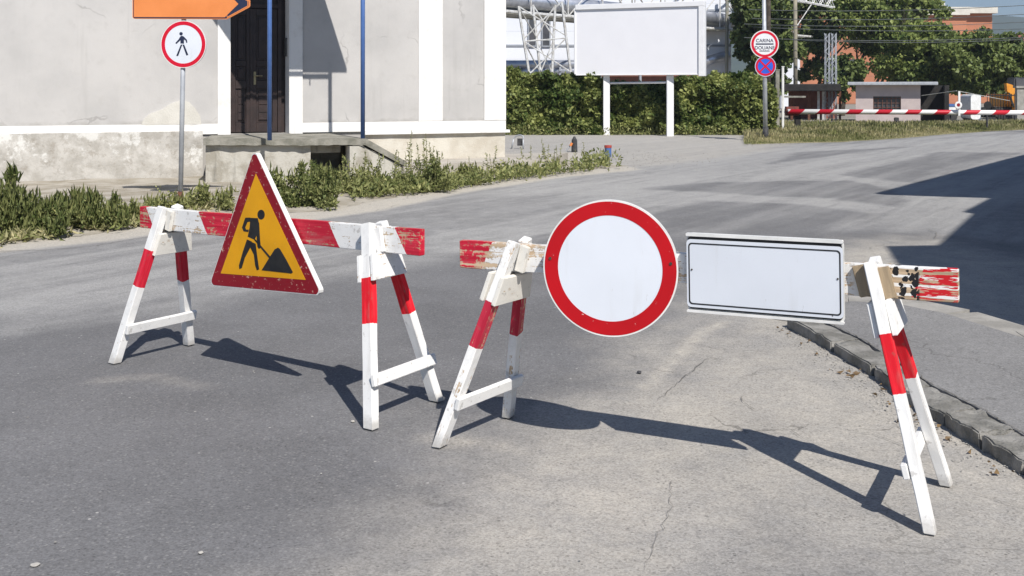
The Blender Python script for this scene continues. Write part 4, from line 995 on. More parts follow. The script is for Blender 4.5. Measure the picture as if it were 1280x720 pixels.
YK = 50.0
M['kioskw'] = mat('pinkish_plaster', (.52, .44, .42), (.46, .39, .38), 2, .85, 0, .2, 20)
kx0, kx1 = at(1069.5, 0, YK).x, at(1150, 0, YK).x; kzt = at(0, 106.5, YK).z; wz0, wz1 = at(0, 137, YK).z, at(0, 120.5, YK).z; wx0, wx1 = at(1091.5, 0, YK).x, at(1126, 0, YK).x
kk = thing('guard_kiosk', 'small pinkish flat roofed kiosk with barred window behind the boom', 'kiosk', Vector(((kx0+kx1)/2, YK, 0)))
bm = bmesh.new(); bm_span(bm, kx0, wx0, YK, YK+.2, -.03, kzt); bm_span(bm, wx1, kx1, YK, YK+.2, -.03, kzt); bm_span(bm, wx0, wx1, YK, YK+.2, -.03, wz0); bm_span(bm, wx0, wx1, YK, YK+.2, wz1, kzt)
bm_span(bm, kx0, kx0+.2, YK+.201, YK+3, -.03, kzt); bm_span(bm, kx1-.2, kx1, YK+.201, YK+3, -.03, kzt); bm_span(bm, kx0+.2, kx1-.2, YK+2.8, YK+3, -.03, kzt); obj('wall', bm, M['kioskw'], kk)
bm = bmesh.new(); a, b = at(1062, 0, YK-.3).x, at(1174, 0, YK-.3).x; bm_span(bm, a, b, YK-.45, YK+3.3, kzt+.002, kzt+.15); bmesh.ops.bevel(bm, geom=bm.edges[:], offset=.02, segments=1, affect='EDGES'); obj('roof', bm, M['galv'], kk)
bm = bmesh.new(); bm_span(bm, wx0+.002, wx1-.002, YK+.12, YK+.15, wz0+.002, wz1-.002); wn = obj('window', bm, M['glassd'], kk)
bm = bmesh.new()
for k in range(7): q = wx0+.02+(wx1-wx0-.04)*k/6; bm_span(bm, q-.012, q+.012, YK+.04, YK+.07, wz0, wz1)
for k in range(3): q = wz0+(wz1-wz0)*(k+.5)/3; bm_span(bm, wx0, wx1, YK+.072, YK+.09, q-.012, q+.012)
obj('window_bars', bm, M['rust'], wn)
# open dark lean-to on the kiosk's right
M['darkgap'] = mat('tarred_boards', (.035, .032, .03), (.02, .02, .02), 3, .9)
bm = bmesh.new(); a, b = at(1152, 0, YK).x, at(1172, 0, YK).x; bm_span(bm, kx1+.002, b+.5, YK+2.0, YK+2.2, -.03, kzt); bm_span(bm, b+.3, b+.5, YK+.6, YK+1.99, -.03, kzt); obj('side_shelter', bm, M['darkgap'], kk)
# roofed shelter left
YS = 53.0; sh = thing('roofed_shelter', 'low dark flat roofed shelter left of the kiosk', 'shelter', at(1030, 158, YS))
a, b = at(975, 105, YS), at(1056, 114, YS)
bm = bmesh.new(); bm_span(bm, a.x, b.x-.2, YS-.5, YS+4, b.z, a.z); bmesh.ops.bevel(bm, geom=bm.edges[:], offset=.03, segments=1, affect='EDGES'); obj('roof', bm, M['darkgap'], sh)
for xq in (986, 1008, 1020, 1026, 1047):
    q = at(xq, 0, YS+.4).x; bm = bmesh.new(); bm_span(bm, q-.06, q+.06, YS+.3, YS+.42, -.03, b.z-.002); obj('post', bm, M['steel'] if xq in (1020, 1026) else M['rust'], sh)
bm = bmesh.new(); bm_span(bm, a.x+.2, b.x-.4, YS+3.6, YS+3.8, -.03, b.z-.002); obj('back_wall', bm, M['redwall'], sh)
bm = bmesh.new(); q0, q1 = at(984, 122, YS-.6), at(1004, 118, YS-.6); bm_span(bm, q0.x, q1.x+.3, YS-1.2, YS-.55, q0.z, q0.z+.08); obj('awning', bm, M['slabc'], sh)
for r_, a_ in ((kk, -19), (sh, -17)): r_.rotation_euler = (0, 0, R(a_)); r_.scale = (.95, 1, 1)
# boom barrier
YBm = 37.5; zb0, zb1 = at(985, 139.5, YBm), at(1420, 143.5, YBm)
bo = thing('boom_barrier', 'long red and white striped barrier boom across the railway crossing', 'barrier', Vector((zb0.x, YBm, 0)))
axb = (zb1-zb0).normalized(); BF = frame(zb0, axb, UP, axb.cross(UP))
t = NT('boom_stripes'); v = t.xyz(t.coord()); q = t.math('FRACT', t.math('DIVIDE', t.math('ADD', v[0], t.math('MULTIPLY', v[1], -1.1)), 1.02))
c = t.mix(t.math('LESS_THAN', q, .48), (.78, .77, .75), (.50, .01, .025)); M['boom'] = t.done(c, .5, 0, .4)
bm = bmesh.new(); bm_tube(bm, (0, 0, 0), ((zb1-zb0).length, 0, 0), .088, .08, 16); obj('boom', bm, M['boom'], bo, BF, smooth=True)
M['ironred'] = mat('rusty_red_iron', (.22, .06, .045), (.12, .05, .04), 10, .8)
bm = bmesh.new(); q = at(993, 139, YBm); bm_span(bm, q.x-.25, q.x+.18, YBm+.09, YBm+.33, q.z-.16, q.z+.16); obj('pivot_housing', bm, M['ironred'], bo)
bm = bmesh.new(); q = at(997, 145, YBm+.2); bm_span(bm, q.x-.09, q.x+.09, YBm+.12, YBm+.3, 0, q.z+.03); obj('stand', bm, M['darkgap'], bo)
M['whitepaint'] = mat('white_metal_paint', (.78, .78, .77), (.66, .66, .64), 6, .5)
q0, q1 = at(1197.3, 114, YBm-.02), at(1197.3, 144.5, YBm-.02)
bm = bmesh.new(); bm_span(bm, q0.x-.035, q0.x+.035, YBm-.15, YBm-.11, q1.z, q0.z); obj('marker_rod', bm, M['whitepaint'], bo)
qc = at(1196.8, 131.2, YBm-.1); MF = frame(qc+Vector((0, -.08, 0)), (1, 0, 0), UP, (0, -1, 0))
bm = bmesh.new(); bm_ring(bm, circ(.125, 28), circ(.062, 28), -.012, .012); rg = obj('marker_ring', bm, M['whitepaint'], bo, MF)
bm = bmesh.new(); bm_prism(bm, circ(.060, 20), -.008, .008); obj('red_centre', bm, M['sign_darkred'], rg, MF)
# black disc marker
YD = 38.6; q = at(1233.8, 131.5, YD); mk = thing('disc_marker', 'black round marker disc on thin post behind the boom', 'marker post', Vector((q.x, YD, 0)))
bm = bmesh.new(); bm_tube(bm, (q.x, YD, -.02), (q.x, YD, q.z), .04, seg=8); obj('post', bm, M['blackfoot'], mk)
bm = bmesh.new(); bm_prism(bm, circ(.14, 28), -.012, .012); obj('disc', bm, M['black'], mk, frame(q+Vector((0, -.06, 0)), (1, 0, 0), UP, (0, -1, 0)))
# little dark marker by the kiosk
YM = 41.0; q = at(1120.5, 149, YM); sm_ = thing('low_signal', 'tiny dark track marker standing in grass before the kiosk', 'marker', Vector((q.x, YM, 0)))
bm = bmesh.new(); bm_tube(bm, (q.x, YM, 0), (q.x, YM, q.z), .03, seg=8); obj('post', bm, M['blackfoot'], sm_)
bm = bmesh.new(); bm_prism(bm, rrect(.17, .14, .05, 4), -.04, .04); obj('lamp_head', bm, M['blackfoot'], sm_, frame(q, (1, 0, 0), UP, (0, -1, 0)))
# gate posts left of the grass
YG = 36.5
for (xq, yt, wq, mm, lab) in ((978.5, 84, .075, 'whitepaint', 'thin white steel gate post at the hedge end'), (971.5, 88, .13, 'slabc', 'grey overgrown gate post right beside the thin white one')):
    q = at(xq, yt, YG); gpst = thing('gate_post', lab, 'post', Vector((q.x, YG, 0)))
    bm = bmesh.new(); bm_span(bm, q.x-wq/2, q.x+wq/2, YG-wq/2, YG+wq/2, -.03, q.z); bmesh.ops.bevel(bm, geom=bm.edges[:], offset=.01, segments=2, affect='EDGES'); obj('shaft', bm, M[mm], gpst)
    bm = bmesh.new(); bm_span(bm, q.x-wq*.6, q.x+wq*.6, YG-wq*.6, YG+wq*.6, q.z+.001, q.z+.03); obj('cap', bm, M[mm], gpst)
# lattice mast
YL = 54.5
ms = thing('lattice_mast', 'grey steel lattice mast standing between shelter and kiosk', 'mast', at(1037, 158, YL))
def mast_leg(x_):
    bm = bmesh.new(); a = at(x_, 0, YL).x
    for dx in (-.11, .11):
        for dy in (-.11, .11): bm_tube(bm, (a+dx, YL+dy, -.03), (a+dx*.8, YL+dy*.8, 4.3), .022, seg=5)
    for k in range(14):
        z0_, z1_ = k*.31, (k+1)*.31; s_ = 1 if k % 2 else -1
        bm_tube(bm, (a-.11*s_, YL-.11, z0_), (a+.11*s_, YL-.11, z1_), .014, seg=4); bm_tube(bm, (a-.11, YL-.11*s_, z0_), (a-.11, YL+.11*s_, z1_), .014, seg=4)
    return bm
obj('mast_leg', mast_leg(1034), M['galv'], ms); obj('mast_leg', mast_leg(1042.5), M['galv'], ms)
for k in range(3):
    bm = bmesh.new(); bm_span(bm, at(1034, 0, YL).x, at(1042.5, 0, YL).x, YL-.02, YL+.02, .6+k*1.2, .66+k*1.2); obj('tie_bar', bm, M['galv'], ms)
# overhead gantry (top of picture)
gn = thing('catenary_gantry', 'white lattice gantry arm crossing at the top of the picture', 'gantry', at(995, 158, 57)); q = at(994.5, 58, 57)
bm = bmesh.new(); bm_tube(bm, (q.x, 57, -.03), at(994, -30, 57), .12, .10, 10); obj('post', bm, mat('grey_brown_pole', (.30, .27, .20), (.22, .20, .16), 4, .85), gn, smooth=True)
ga, gb = at(978, -8, 57), at(1042, 5, 60); bm = bmesh.new(); dg = (gb-ga); dgn = dg.normalized()
for oz in (-.2, .2):
    for oy in (-.2, .2): bm_tube(bm, ga+Vector((0, oy, oz)), gb+Vector((0, oy, oz)), .035, seg=5)
for k in range(14):
    p, p2 = ga+dg*k/14, ga+dg*(k+1)/14; s_ = .2 if k % 2 else -.2
    for oy in (-.2, .2): bm_tube(bm, p+Vector((0, oy, s_)), p2+Vector((0, oy, -s_)), .022, seg=4)
obj('lattice_arm', bm, M['whitepaint'], gn)
# wooden pole right behind the customs pole
YW = 45.0; q = at(960.5, 20, YW); up_ = thing('utility_pole', 'brownish wooden pole directly behind the grey street pole', 'pole', Vector((q.x, YW, 0)))
bm = bmesh.new(); bm_tube(bm, (q.x, YW, -.03), at(960.5, -30, YW), .11, .09, 10); obj('shaft', bm, M['bark'], up_, smooth=True)
bm = bmesh.new(); bm_span(bm, q.x-.7, q.x+.7, YW-.15, YW-.1, 5.3, 5.4); obj('crossarm', bm, M['bark'], up_)
# cables
M['cable'] = mat('cable', (.16, .17, .17), (.10, .11, .11), 2, .6, .3)
cab = [((936, 12), (1400, -2), 'overhead cable strung highest across the tree crowns'), ((940, 23), (1400, 9), 'overhead cable second highest before the trees'), ((930, 30), (1400, 20), 'overhead cable third from the top before the trees'), ((940, 33.5), (1400, 30), 'overhead cable in the middle of the bundle before trees'), ((930, 47), (1400, 40), 'overhead cable passing just under the middle bundle'), ((990, 50), (1400, 41), 'lowest sagging overhead cable near the bushy tree')]
for (a, b, lab) in cab:
    A_, B_ = at(*a, 56), at(*b, 52); bm = bmesh.new(); pv = A_
    for k in range(1, 13):
        f_ = k/12; q = A_.lerp(B_, f_)-Vector((0, 0, .55*4*f_*(1-f_)*.5)); bm_tube(bm, pv, q, .017, seg=5); pv = q
    tag(obj('overhead_cable', bm, M['cable']), lab, 'cable', 'overhead cables')
# thin stay wires low down
bm = bmesh.new(); bm_tube(bm, at(1152, 119.5, 46), at(1196, 113.5, YBm), .012, seg=5); bm_tube(bm, at(1198, 114, YBm), at(1262, 126, 44), .012, seg=5); tag(obj('stay_wire', bm, mat('pale_wire', (.6, .6, .56), (.5, .5, .47), 2, .5)), 'thin pale wire held up by the white marker rod', 'wire')
# far right: pillar, railing, digger, white tank, lorry
YPi = 47.0; a, b = at(1271.5, 0, YPi).x, at(1300, 0, YPi).x
gt = thing('gate_pillar', 'square grey concrete gate pillar at the right picture edge', 'pillar', Vector(((a+b)/2, YPi, 0)))
bm = bmesh.new(); bm_span(bm, a, b, YPi, YPi+.22, -.03, at(0, 110, YPi).z); obj('shaft', bm, M['concrete'], gt)
bm = bmesh.new(); z_ = at(0, 110, YPi).z; bm_span(bm, a-.06, b+.06, YPi-.06, YPi+.28, z_+.001, z_+.09); obj('cap', bm, M['concrete'], gt)
fn = thing('railing', 'thin dark iron railing between the disc marker and pillar', 'fence', Vector((at(1250, 0, 48).x, 48, 0)))
bm = bmesh.new(); a, b = at(1234, 0, 48).x, at(1271, 0, 48).x
for zq in (.35, 1.2):
    bm = bmesh.new(); bm_span(bm, a, b, 47.98, 48.02, zq, zq+.05); obj('rail', bm, M['darkgap'], fn)
bm = bmesh.new()
for k in range(12): q = a+(b-a)*k/11; bm_span(bm, q-.012, q+.012, 47.975, 47.999, 0, 1.3)
obj('bars', bm, M['darkgap'], fn)
YE = 54.0
M['digger'] = mat('digger_orange', (.72, .30, .03), (.60, .23, .025), 3, .45); M['tyre'] = mat('track_rubber', (.03, .03, .03), (.05, .05, .05), 8, .8)
ex = thing('excavator', 'orange yellow excavator parked behind the railing', 'excavator', Vector((at(1264, 0, YE).x, YE, 0))); gx_ = lambda x, y: at(x, y, YE)
bm = bmesh.new(); o0 = gx_(1264, 0).x
for dy in (0, 1.6):
    b2_ = bmesh.new(); bm_prism(b2_, rrect(2.4, .55, .26, 5), -.2, .2); bmesh.ops.transform(b2_, matrix=Matrix.Translation((o0+.5, YE+.4+dy, .30)) @ Matrix.Rotation(R(90), 4, 'X'), verts=b2_.verts); tm = bpy.data.meshes.new('t'); b2_.to_mesh(tm); b2_.free(); bm.from_mesh(tm); bpy.data.meshes.remove(tm)
obj('tracks', bm, M['tyre'], ex)
bm = bmesh.new(); bm_span(bm, o0-.2, o0+1.7, YE+.3, YE+2.1, .6, 1.25); bmesh.ops.bevel(bm, geom=bm.edges[:], offset=.08, segments=2, affect='EDGES'); obj('body', bm, M['digger'], ex)
bm = bmesh.new(); bm_span(bm, o0+.35, o0+1.2, YE+.35, YE+1.3, 1.252, 2.1); bmesh.ops.bevel(bm, geom=bm.edges[:], offset=.06, segments=2, affect='EDGES'); obj('cab', bm, M['glassd'], ex)
arm = [gx_(x, y) for x, y in [(1256, 104), (1263, 106), (1270, 112), (1272, 124), (1270, 138), (1266, 138), (1263, 126), (1262, 118), (1257, 114)]]
bm = bmesh.new(); bm_prism(bm, [(p.x, p.z) for p in arm], -.14, .14)
for v_ in bm.verts: v_.co = Vector((v_.co.x, YE-.05-v_.co.z, v_.co.y))
bmesh.ops.recalc_face_normals(bm, faces=bm.faces[:]); obj('arm', bm, M['digger'], ex)
bm = bmesh.new(); bm_tube(bm, gx_(1259, 116)+Vector((0, -.2, 0)), gx_(1265, 134)+Vector((0, -.2, 0)), .05, seg=8); obj('hydraulic_ram', bm, M['tyre'], ex)
YV = 53.0
tk = thing('white_tank', 'white rounded tank with pale blue pipe behind the boom', 'tank', Vector((at(1212, 0, YV).x, YV, 0)))
a, b, zt_, zb_ = at(1207, 0, YV).x, at(1219, 0, YV).x, at(0, 118, YV).z, at(0, 149, YV).z
bm = bmesh.new(); bm_prism(bm, rrect(b-a, zt_-zb_, .16, 6), -.6, .6); obj('shell', bm, M['whitepaint'], tk, frame(((a+b)/2, YV, (zt_+zb_)/2), (1, 0, 0), UP, (0, -1, 0)))
bm = bmesh.new(); 
for sx_ in (a+.08, b-.08): bm_span(bm, sx_-.05, sx_+.05, YV-.4, YV+.4, -.03, zb_+.02)
obj('foot', bm, M['tyre'], tk)
bm = bmesh.new(); q = at(1221.5, 0, YV).x; bm_tube(bm, (q, YV-.2, 0), (q, YV-.2, at(0, 119, YV).z), .09, seg=12); obj('side_pipe', bm, mat('pale_blue_paint', (.45, .55, .66), (.40, .5, .6), 3, .5), tk, smooth=True)
YQ = 52.0
cr_ = thing('white_box_trailer', 'small white and blue box trailer in shade beside the marker rod', 'trailer', Vector((at(1188, 0, YQ).x, YQ, 0)))
a, b, zt_, zb_ = at(1183, 0, YQ).x, at(1195, 0, YQ).x, at(0, 130, YQ).z, at(0, 140, YQ).z
bm = bmesh.new(); bm_span(bm, a, b, YQ, YQ+1.2, zb_, zt_-.12); bmesh.ops.bevel(bm, geom=bm.edges[:], offset=.03, segments=2, affect='EDGES'); obj('box', bm, M['whitepaint'], cr_)
bm = bmesh.new(); bm_span(bm, a-.02, b+.02, YQ-.03, YQ+1.23, zt_-.118, zt_); obj('lid', bm, M['blue'], cr_)
for sx_ in (a+.08, b-.08):
    bm = bmesh.new(); bm_tube(bm, (sx_, YQ+.1, .17), (sx_, YQ+.25, .17), .19, seg=18); obj('wheel', bm, M['tyre'], cr_)
bm = bmesh.new(); bm_span(bm, a+.05, b-.05, YQ+.3, YQ+.9, .15, zb_-.002); obj('chassis', bm, M['tyre'], cr_)

# ---- far buildings
YA = 112.0
t = NT('orange_brick_render'); v = t.coord(); c = t.mix(t.step(t.noise(v, .3, 5), .35, .65), (.50, .215, .125), (.43, .18, .105)); c = t.mix(t.math('MULTIPLY', t.math('LESS_THAN', t.math('FRACT', t.math('MULTIPLY', t.xyz(v)[2], .36)), .05), .4), c, (.30, .15, .1)); M['orangew'] = t.done(c, .85, 0, .15)
M['cornice'] = mat('cream_cornice', (.66, .63, .56), (.56, .53, .47), 2, .8)
ap_ = thing('apartment_block', 'orange apartment block with cream flat roof above the trees', 'apartment building', Vector((at(1110, 0, YA).x, YA, 0))); zA = lambda y: at(0, y, YA).z; xA = lambda x: at(x, 0, YA).x
bm = bmesh.new(); bm_span(bm, xA(1000), xA(1208), YA, YA+14, 0, zA(19)); bm_span(bm, xA(1208)+.003, xA(1240)*1.045, YA+5, YA+14, 0, zA(12)); obj('wall', bm, M['orangew'], ap_)
bm = bmesh.new(); bm_span(bm, xA(996), xA(1210), YA-.5, YA+14.3, zA(19)+.002, zA(9)); bm_span(bm, xA(1210)+.003, xA(1243)*1.045, YA+4.2, YA+14.3, zA(13)+.02, zA(5)); obj('roof_cornice', bm, M['cornice'], ap_)
bm = bmesh.new(); bm_span(bm, xA(1180), xA(1187), YA+3, YA+5, zA(9)+.002, zA(-2)); bm_span(bm, xA(1192), xA(1196), YA+3, YA+4, zA(9)+.002, zA(1)); obj('chimney', bm, M['cornice'], ap_)
bm = bmesh.new(); bm_prism(bm, [(xA(1209), zA(18)), (xA(1226), zA(36)), (xA(1214), zA(36))], 0, .4)
for v_ in bm.verts: v_.co = Vector((v_.co.x, YA+4.9-v_.co.z, v_.co.y))
bmesh.ops.recalc_face_normals(bm, faces=bm.faces[:]); obj('white_gable', bm, M['whitepaint'], ap_)
for (x_, y_, h_) in ((1222, 12, 7), (1020, 74, 12), (1062, 74, 12), (1100, 74, 12), (1140, 74, 12), (1180, 74, 12), (1020, 40, 12), (1062, 40, 12), (1100, 40, 12), (1140, 40, 12), (1180, 40, 12)):
    bm = bmesh.new(); yo = YA+(5 if x_ > 1210 else 0); bm_span(bm, xA(x_), xA(x_+9), yo-.08, yo-.004, zA(y_+h_), zA(y_)); wn = obj('window', bm, M['glassd'], ap_)
    bm = bmesh.new(); bm_span(bm, xA(x_)-.1, xA(x_+9)+.1, yo-.2, yo-.003, zA(y_+h_)-.14, zA(y_+h_)-.003); obj('sill', bm, M['cornice'], wn)
YA2 = 84.0; pw = thing('white_shed', 'white walled shed glimpsed between dark trees', 'shed', Vector((at(990, 0, YA2).x, YA2, 0)))
a, b = at(976, 0, YA2).x, at(1000, 0, YA2).x; bm = bmesh.new(); bm_span(bm, a, b, YA2, YA2+5, 0, at(0, 50, YA2).z); obj('wall', bm, M['clad'], pw)
bm = bmesh.new(); z_ = at(0, 50, YA2).z; bm_span(bm, a-.2, b+.2, YA2-.2, YA2+5.2, z_+.002, z_+.15); obj('roof', bm, M['galv'], pw)
YA3 = 130.0; rh = thing('distant_house', 'distant pale house with red band at the right edge', 'house', Vector((at(1285, 0, YA3).x, YA3, 0)))
a, b = at(1247, 0, YA3).x, at(1330, 0, YA3).x; zz3 = lambda y: at(0, y, YA3).z
bm = bmesh.new(); bm_span(bm, a, b, YA3, YA3+10, 0, zz3(88)); bm_span(bm, a+.4, b, YA3+1, YA3+10, zz3(88)+.001, zz3(52)); obj('wall', bm, mat('pale_house_wall', (.55, .52, .52), (.48, .45, .46), 1, .85), rh)
bm = bmesh.new(); bm_span(bm, a-.1, b, YA3-.15, YA3-.003, zz3(98), zz3(93)); obj('red_band', bm, M['red2'], rh)
bm = bmesh.new(); bm_prism(bm, [(a-.5, zz3(52)+.002), (b+.5, zz3(52)+.002), ((a+b)/2, zz3(40))], 0, 10)
for v_ in bm.verts: v_.co = Vector((v_.co.x, YA3+.6+v_.co.z, v_.co.y))
bmesh.ops.recalc_face_normals(bm, faces=bm.faces[:]); obj('roof', bm, M['redwall'], rh)
for k in range(4):
    bm = bmesh.new(); bm_span(bm, a+1+k*1.6, a+1.9+k*1.6, YA3+.93, YA3+.996, zz3(75), zz3(62)); obj('window', bm, M['glassd'], rh)
# hills
YHl = 1500.0
hv = []; bm = bmesh.new(); cols = []
for i in range(120):
    x = -1400+i*(3600/119); pxq = x/YHl*F+CX
    base_y = np.interp(pxq, [-700, 300, 900, 1180, 1240, 1290, 1500, 2400], [70, 60, 40, 22, 20, 24, 14, 60])
    hgt = max(5, H-(base_y-HY)/F*YHl+mnoise.fractal(Vector((x*.008, 0, 3)), 1, 2, 4)*4)
    cols.append([bm.verts.new((x, YHl-500, -2)), bm.verts.new((x, YHl-260, hgt*.5+mnoise.noise(Vector((x*.01, 1, 0)))*6)), bm.verts.new((x, YHl, hgt)), bm.verts.new((x, YHl+400, -2))])
for a, b in zip(cols[:-1], cols[1:]):
    for k in range(3): bm.faces.new((a[k], b[k], b[k+1], a[k+1]))
M['hill'] = mat('wooded_hill', (.06, .085, .045), (.045, .065, .035), .02, .95)
tag(obj('hills', bm, M['hill'], smooth=True), kind='structure')

hm_ = bpy.data.materials.new('thin_air'); hm_.use_nodes = True; nt_ = hm_.node_tree; nt_.nodes.clear(); ov = nt_.nodes.new('ShaderNodeOutputMaterial'); pv_ = nt_.nodes.new('ShaderNodeVolumePrincipled')
pv_.inputs['Color'].default_value = (.74, .84, 1, 1); pv_.inputs['Density'].default_value = .00042; pv_.inputs['Anisotropy'].default_value = .2; nt_.links.new(pv_.outputs[0], ov.inputs['Volume'])
bm = bmesh.new(); bm_span(bm, -1700, 2600, -60, 2100, -4, 190); tag(obj('haze', bm, hm_), kind='stuff')
# ================================================================== house out of frame on the right that throws the stepped shadow
hh_ = 6.0; sh_ = Vector((.36*hh_, -.86*hh_))
nb = thing('neighbour_house', 'plain plastered house standing right of the pavement that shades the road', 'house', Vector((14, 12, 0)))
rf = [(5.27, 15.25), (6.71, 14.69), (5.56, 12.89), (5.66, 12.81), (4.15, 10.09), (3.64, 10.04), (2.92, 7.24), (3.16, 6.66)]
rf = [(x+sh_.x, y+sh_.y) for x, y in rf]+[(12, 1.5), (20, 10), (24, 27), (19.6, 27.2), (13.46, 18.6)]
bm = bmesh.new(); bm_prism(bm, rf, hh_, hh_+.25); obj('roof', bm, M['redwall'], nb)
bm = bmesh.new(); bm_prism(bm, [(9.3, 9.4), (8.05, 7.3), (6.6, 4.8), (6.05, 4.7), (5.35, 2.2), (5.45, 1.75), (11.9, 1.75), (19.6, 10.2), (23, 26.4), (20, 26.5), (14, 17.6)], -.03, hh_-.002); obj('wall', bm, M['plaster'], nb)
for k in range(3):
    q = Vector((14, 17.6, 0)).lerp(Vector((9.3, 9.4, 0)), .2+.3*k); dx = (Vector((9.3, 9.4, 0))-Vector((14, 17.6, 0))).normalized(); nn_ = Vector((-dx.y, dx.x, 0)); nn_ = nn_ if nn_.x < 0 else -nn_
    bm = bmesh.new(); bm_box(bm, (0, 0, 0), (1, 1.4, .05)); obj('window', bm, M['glassd'], nb, frame(q+nn_*.03+Vector((0, 0, 2.2)), dx, UP, dx.cross(UP)))

# ================================================================== weeds along the verge
def stalk_weed(name, label, x, y, h_px, nst, seed, group=None, spread=.12, yellow=.2, cat='weed'):
    rr = random.Random(seed); g = gp(x, y, .05); hgt = h_px/F*g.y; root = thing(name, label, cat, g, group)
    bm = bmesh.new(); P_, D_, S_ = [], [], []
    for k in range(nst):
        p = g+Vector((rr.gauss(0, spread), rr.gauss(0, spread*.7), -.05)); d = Vector((rr.gauss(0, .10), rr.gauss(0, .10), 1)).normalized(); L = hgt*rr.uniform(.6, 1.05); e = p+d*L
        bm_tube(bm, p, e, .006, .0025, 5)
        for j in range(int(L*70)):
            f_ = rr.uniform(.08, 1)**.8; q = p+d*L*f_; a = rr.uniform(0, 6.28); P_.append(q); D_.append((math.cos(a), math.sin(a), rr.uniform(-.1, .9))); S_.append(rr.uniform(.035, .085)*(1.15-f_*.7))
    obj('stem', bm, M['stem'], root); P_ = np.array([tuple(q) for q in P_]); n_ = len(P_)
    leaves('leaf_clumps', P_, np.array(D_), np.array(S_), .35+yellow+RNG.normal(0, .22, n_), M['weed'], root, aspect=.42)
    return root
def bush(name, label, x, y, wpx, hpx, nl, seed, tb=0., lsize=(.035, .075), dep=.8, cat='bush', group='leafy weed bushes on the verge', grassy=False):
    rr = random.Random(seed); g = gp(x, y, .04); rx = wpx/2/F*g.y; rz = hpx*.74/F*g.y; root = thing(name, label, cat, g, group)
    bm = bmesh.new(); cl = []
    for k in range(26):
        p = g+Vector((rr.uniform(-.5, .5)*rx, rr.uniform(-.2, .7)*rx*dep, -.05)); hx_ = rr.uniform(-1, 1); e = g+Vector((hx_*rx*.95, rr.uniform(-.4, 1)*rx*dep, rz*rr.uniform(.15, .95)*(1-.45*hx_*hx_)))
        bm_tube(bm, p, e, .007, .003, 5); cl.append((e, rr.uniform(.18, .32)*min(rx, rz*1.2)))
        for f_ in (.35, .65): cl.append((p.lerp(e, f_), rr.uniform(.12, .26)*min(rx, rz*1.2)))
    for k in range(max(3, int(wpx/9)) if not grassy else 4):
        p = g+Vector((rr.uniform(-.8, .8)*rx, rr.uniform(-.3, .8)*rx*dep, -.05)); e = p+Vector((rr.gauss(0, .06), rr.gauss(0, .06), rz*rr.uniform(.95, 1.55)))
        bm_tube(bm, p, e, .005, .002, 5)
        for f_ in (.7, .85, 1.0): cl.append((p.lerp(e, f_), .05))
    obj('stem', bm, M['stem'], root)
    wt = np.array([c_[1] for c_ in cl])**1.7; wh = RNG.choice(len(cl), nl, p=wt/wt.sum()); C_ = np.array([tuple(c_[0]) for c_ in cl])[wh]; rad = np.array([c_[1] for c_ in cl])[wh]; tn = RNG.normal(0, .2, len(cl))[wh]
    P_ = C_+rnd_dir(nl)*(rad*RNG.random(nl)**.45)[:, None]; P_[:, 2] = np.maximum(P_[:, 2], .04); P_ = P_[fbm(P_[:, 0]*7+seed+P_[:, 2]*3, P_[:, 2]*9+P_[:, 1]*5, 60+seed) > .40]; nl = len(P_); d = rnd_dir(nl, .35); sz_ = RNG.uniform(*lsize, nl); bl = RNG.random(nl) < (.38 if grassy else .09); d[bl] = d[bl]*.3+np.array([0, 0, .8]); sz_[bl] *= 3.0 if grassy else 2.4
    leaves('foliage', P_, d, sz_, .36+tb+.55*(fbm(P_[:, 0]*2.5, P_[:, 1]*2.5+P_[:, 2], 5)-.5)+RNG.normal(0, .22, nl), M['weed'], root, aspect=np.where(bl, .09, .55)); return root
bush('weed_bush', 'tall rounded green weed bush at the left picture edge', 24, 291, 140, 68, 15000, 1, -.12, (.022, .048), grassy=True)
bush('weed_bush', 'green weed bush tapering low on the left verge below the plinth', 98, 284, 110, 48, 8000, 2, -.10, (.022, .045), grassy=True)
bush('weed_bush', 'small low weed bush left of the steel sign post', 150, 277, 50, 26, 1500, 3, .05, (.03, .055))
bush('weed_bush', 'weed bush at the rusty foot of the steel sign post', 208, 264, 50, 28, 1600, 4, .1, (.03, .06))
bush('weed_bush', 'light green weed bush between steel post and triangle sign', 262, 262, 60, 30, 2200, 5, .15, (.03, .06))
bush('weed_bush', 'big leafy weed bush under the porch just right of triangle sign', 365, 257, 120, 46, 12000, 6, -.05, (.03, .065))
bush('weed_bush', 'dry speckled weed bush in front of the dark porch niche', 440, 243, 80, 40, 3600, 7, .2, (.025, .055))
bush('weed_bush', 'tangled weed bush at the foot of the sloped coping', 528, 237, 76, 38, 6000, 8, .08, (.025, .055))
bush('weed_bush', 'low weed bush right of the sloped coping bush', 590, 228, 60, 20, 1800, 9, .18, (.03, .06))
bush('weed_bush', 'dense weed bush filling the dark niche under the porch', 414, 239, 50, 36, 3600, 10, .0, (.025, .055))
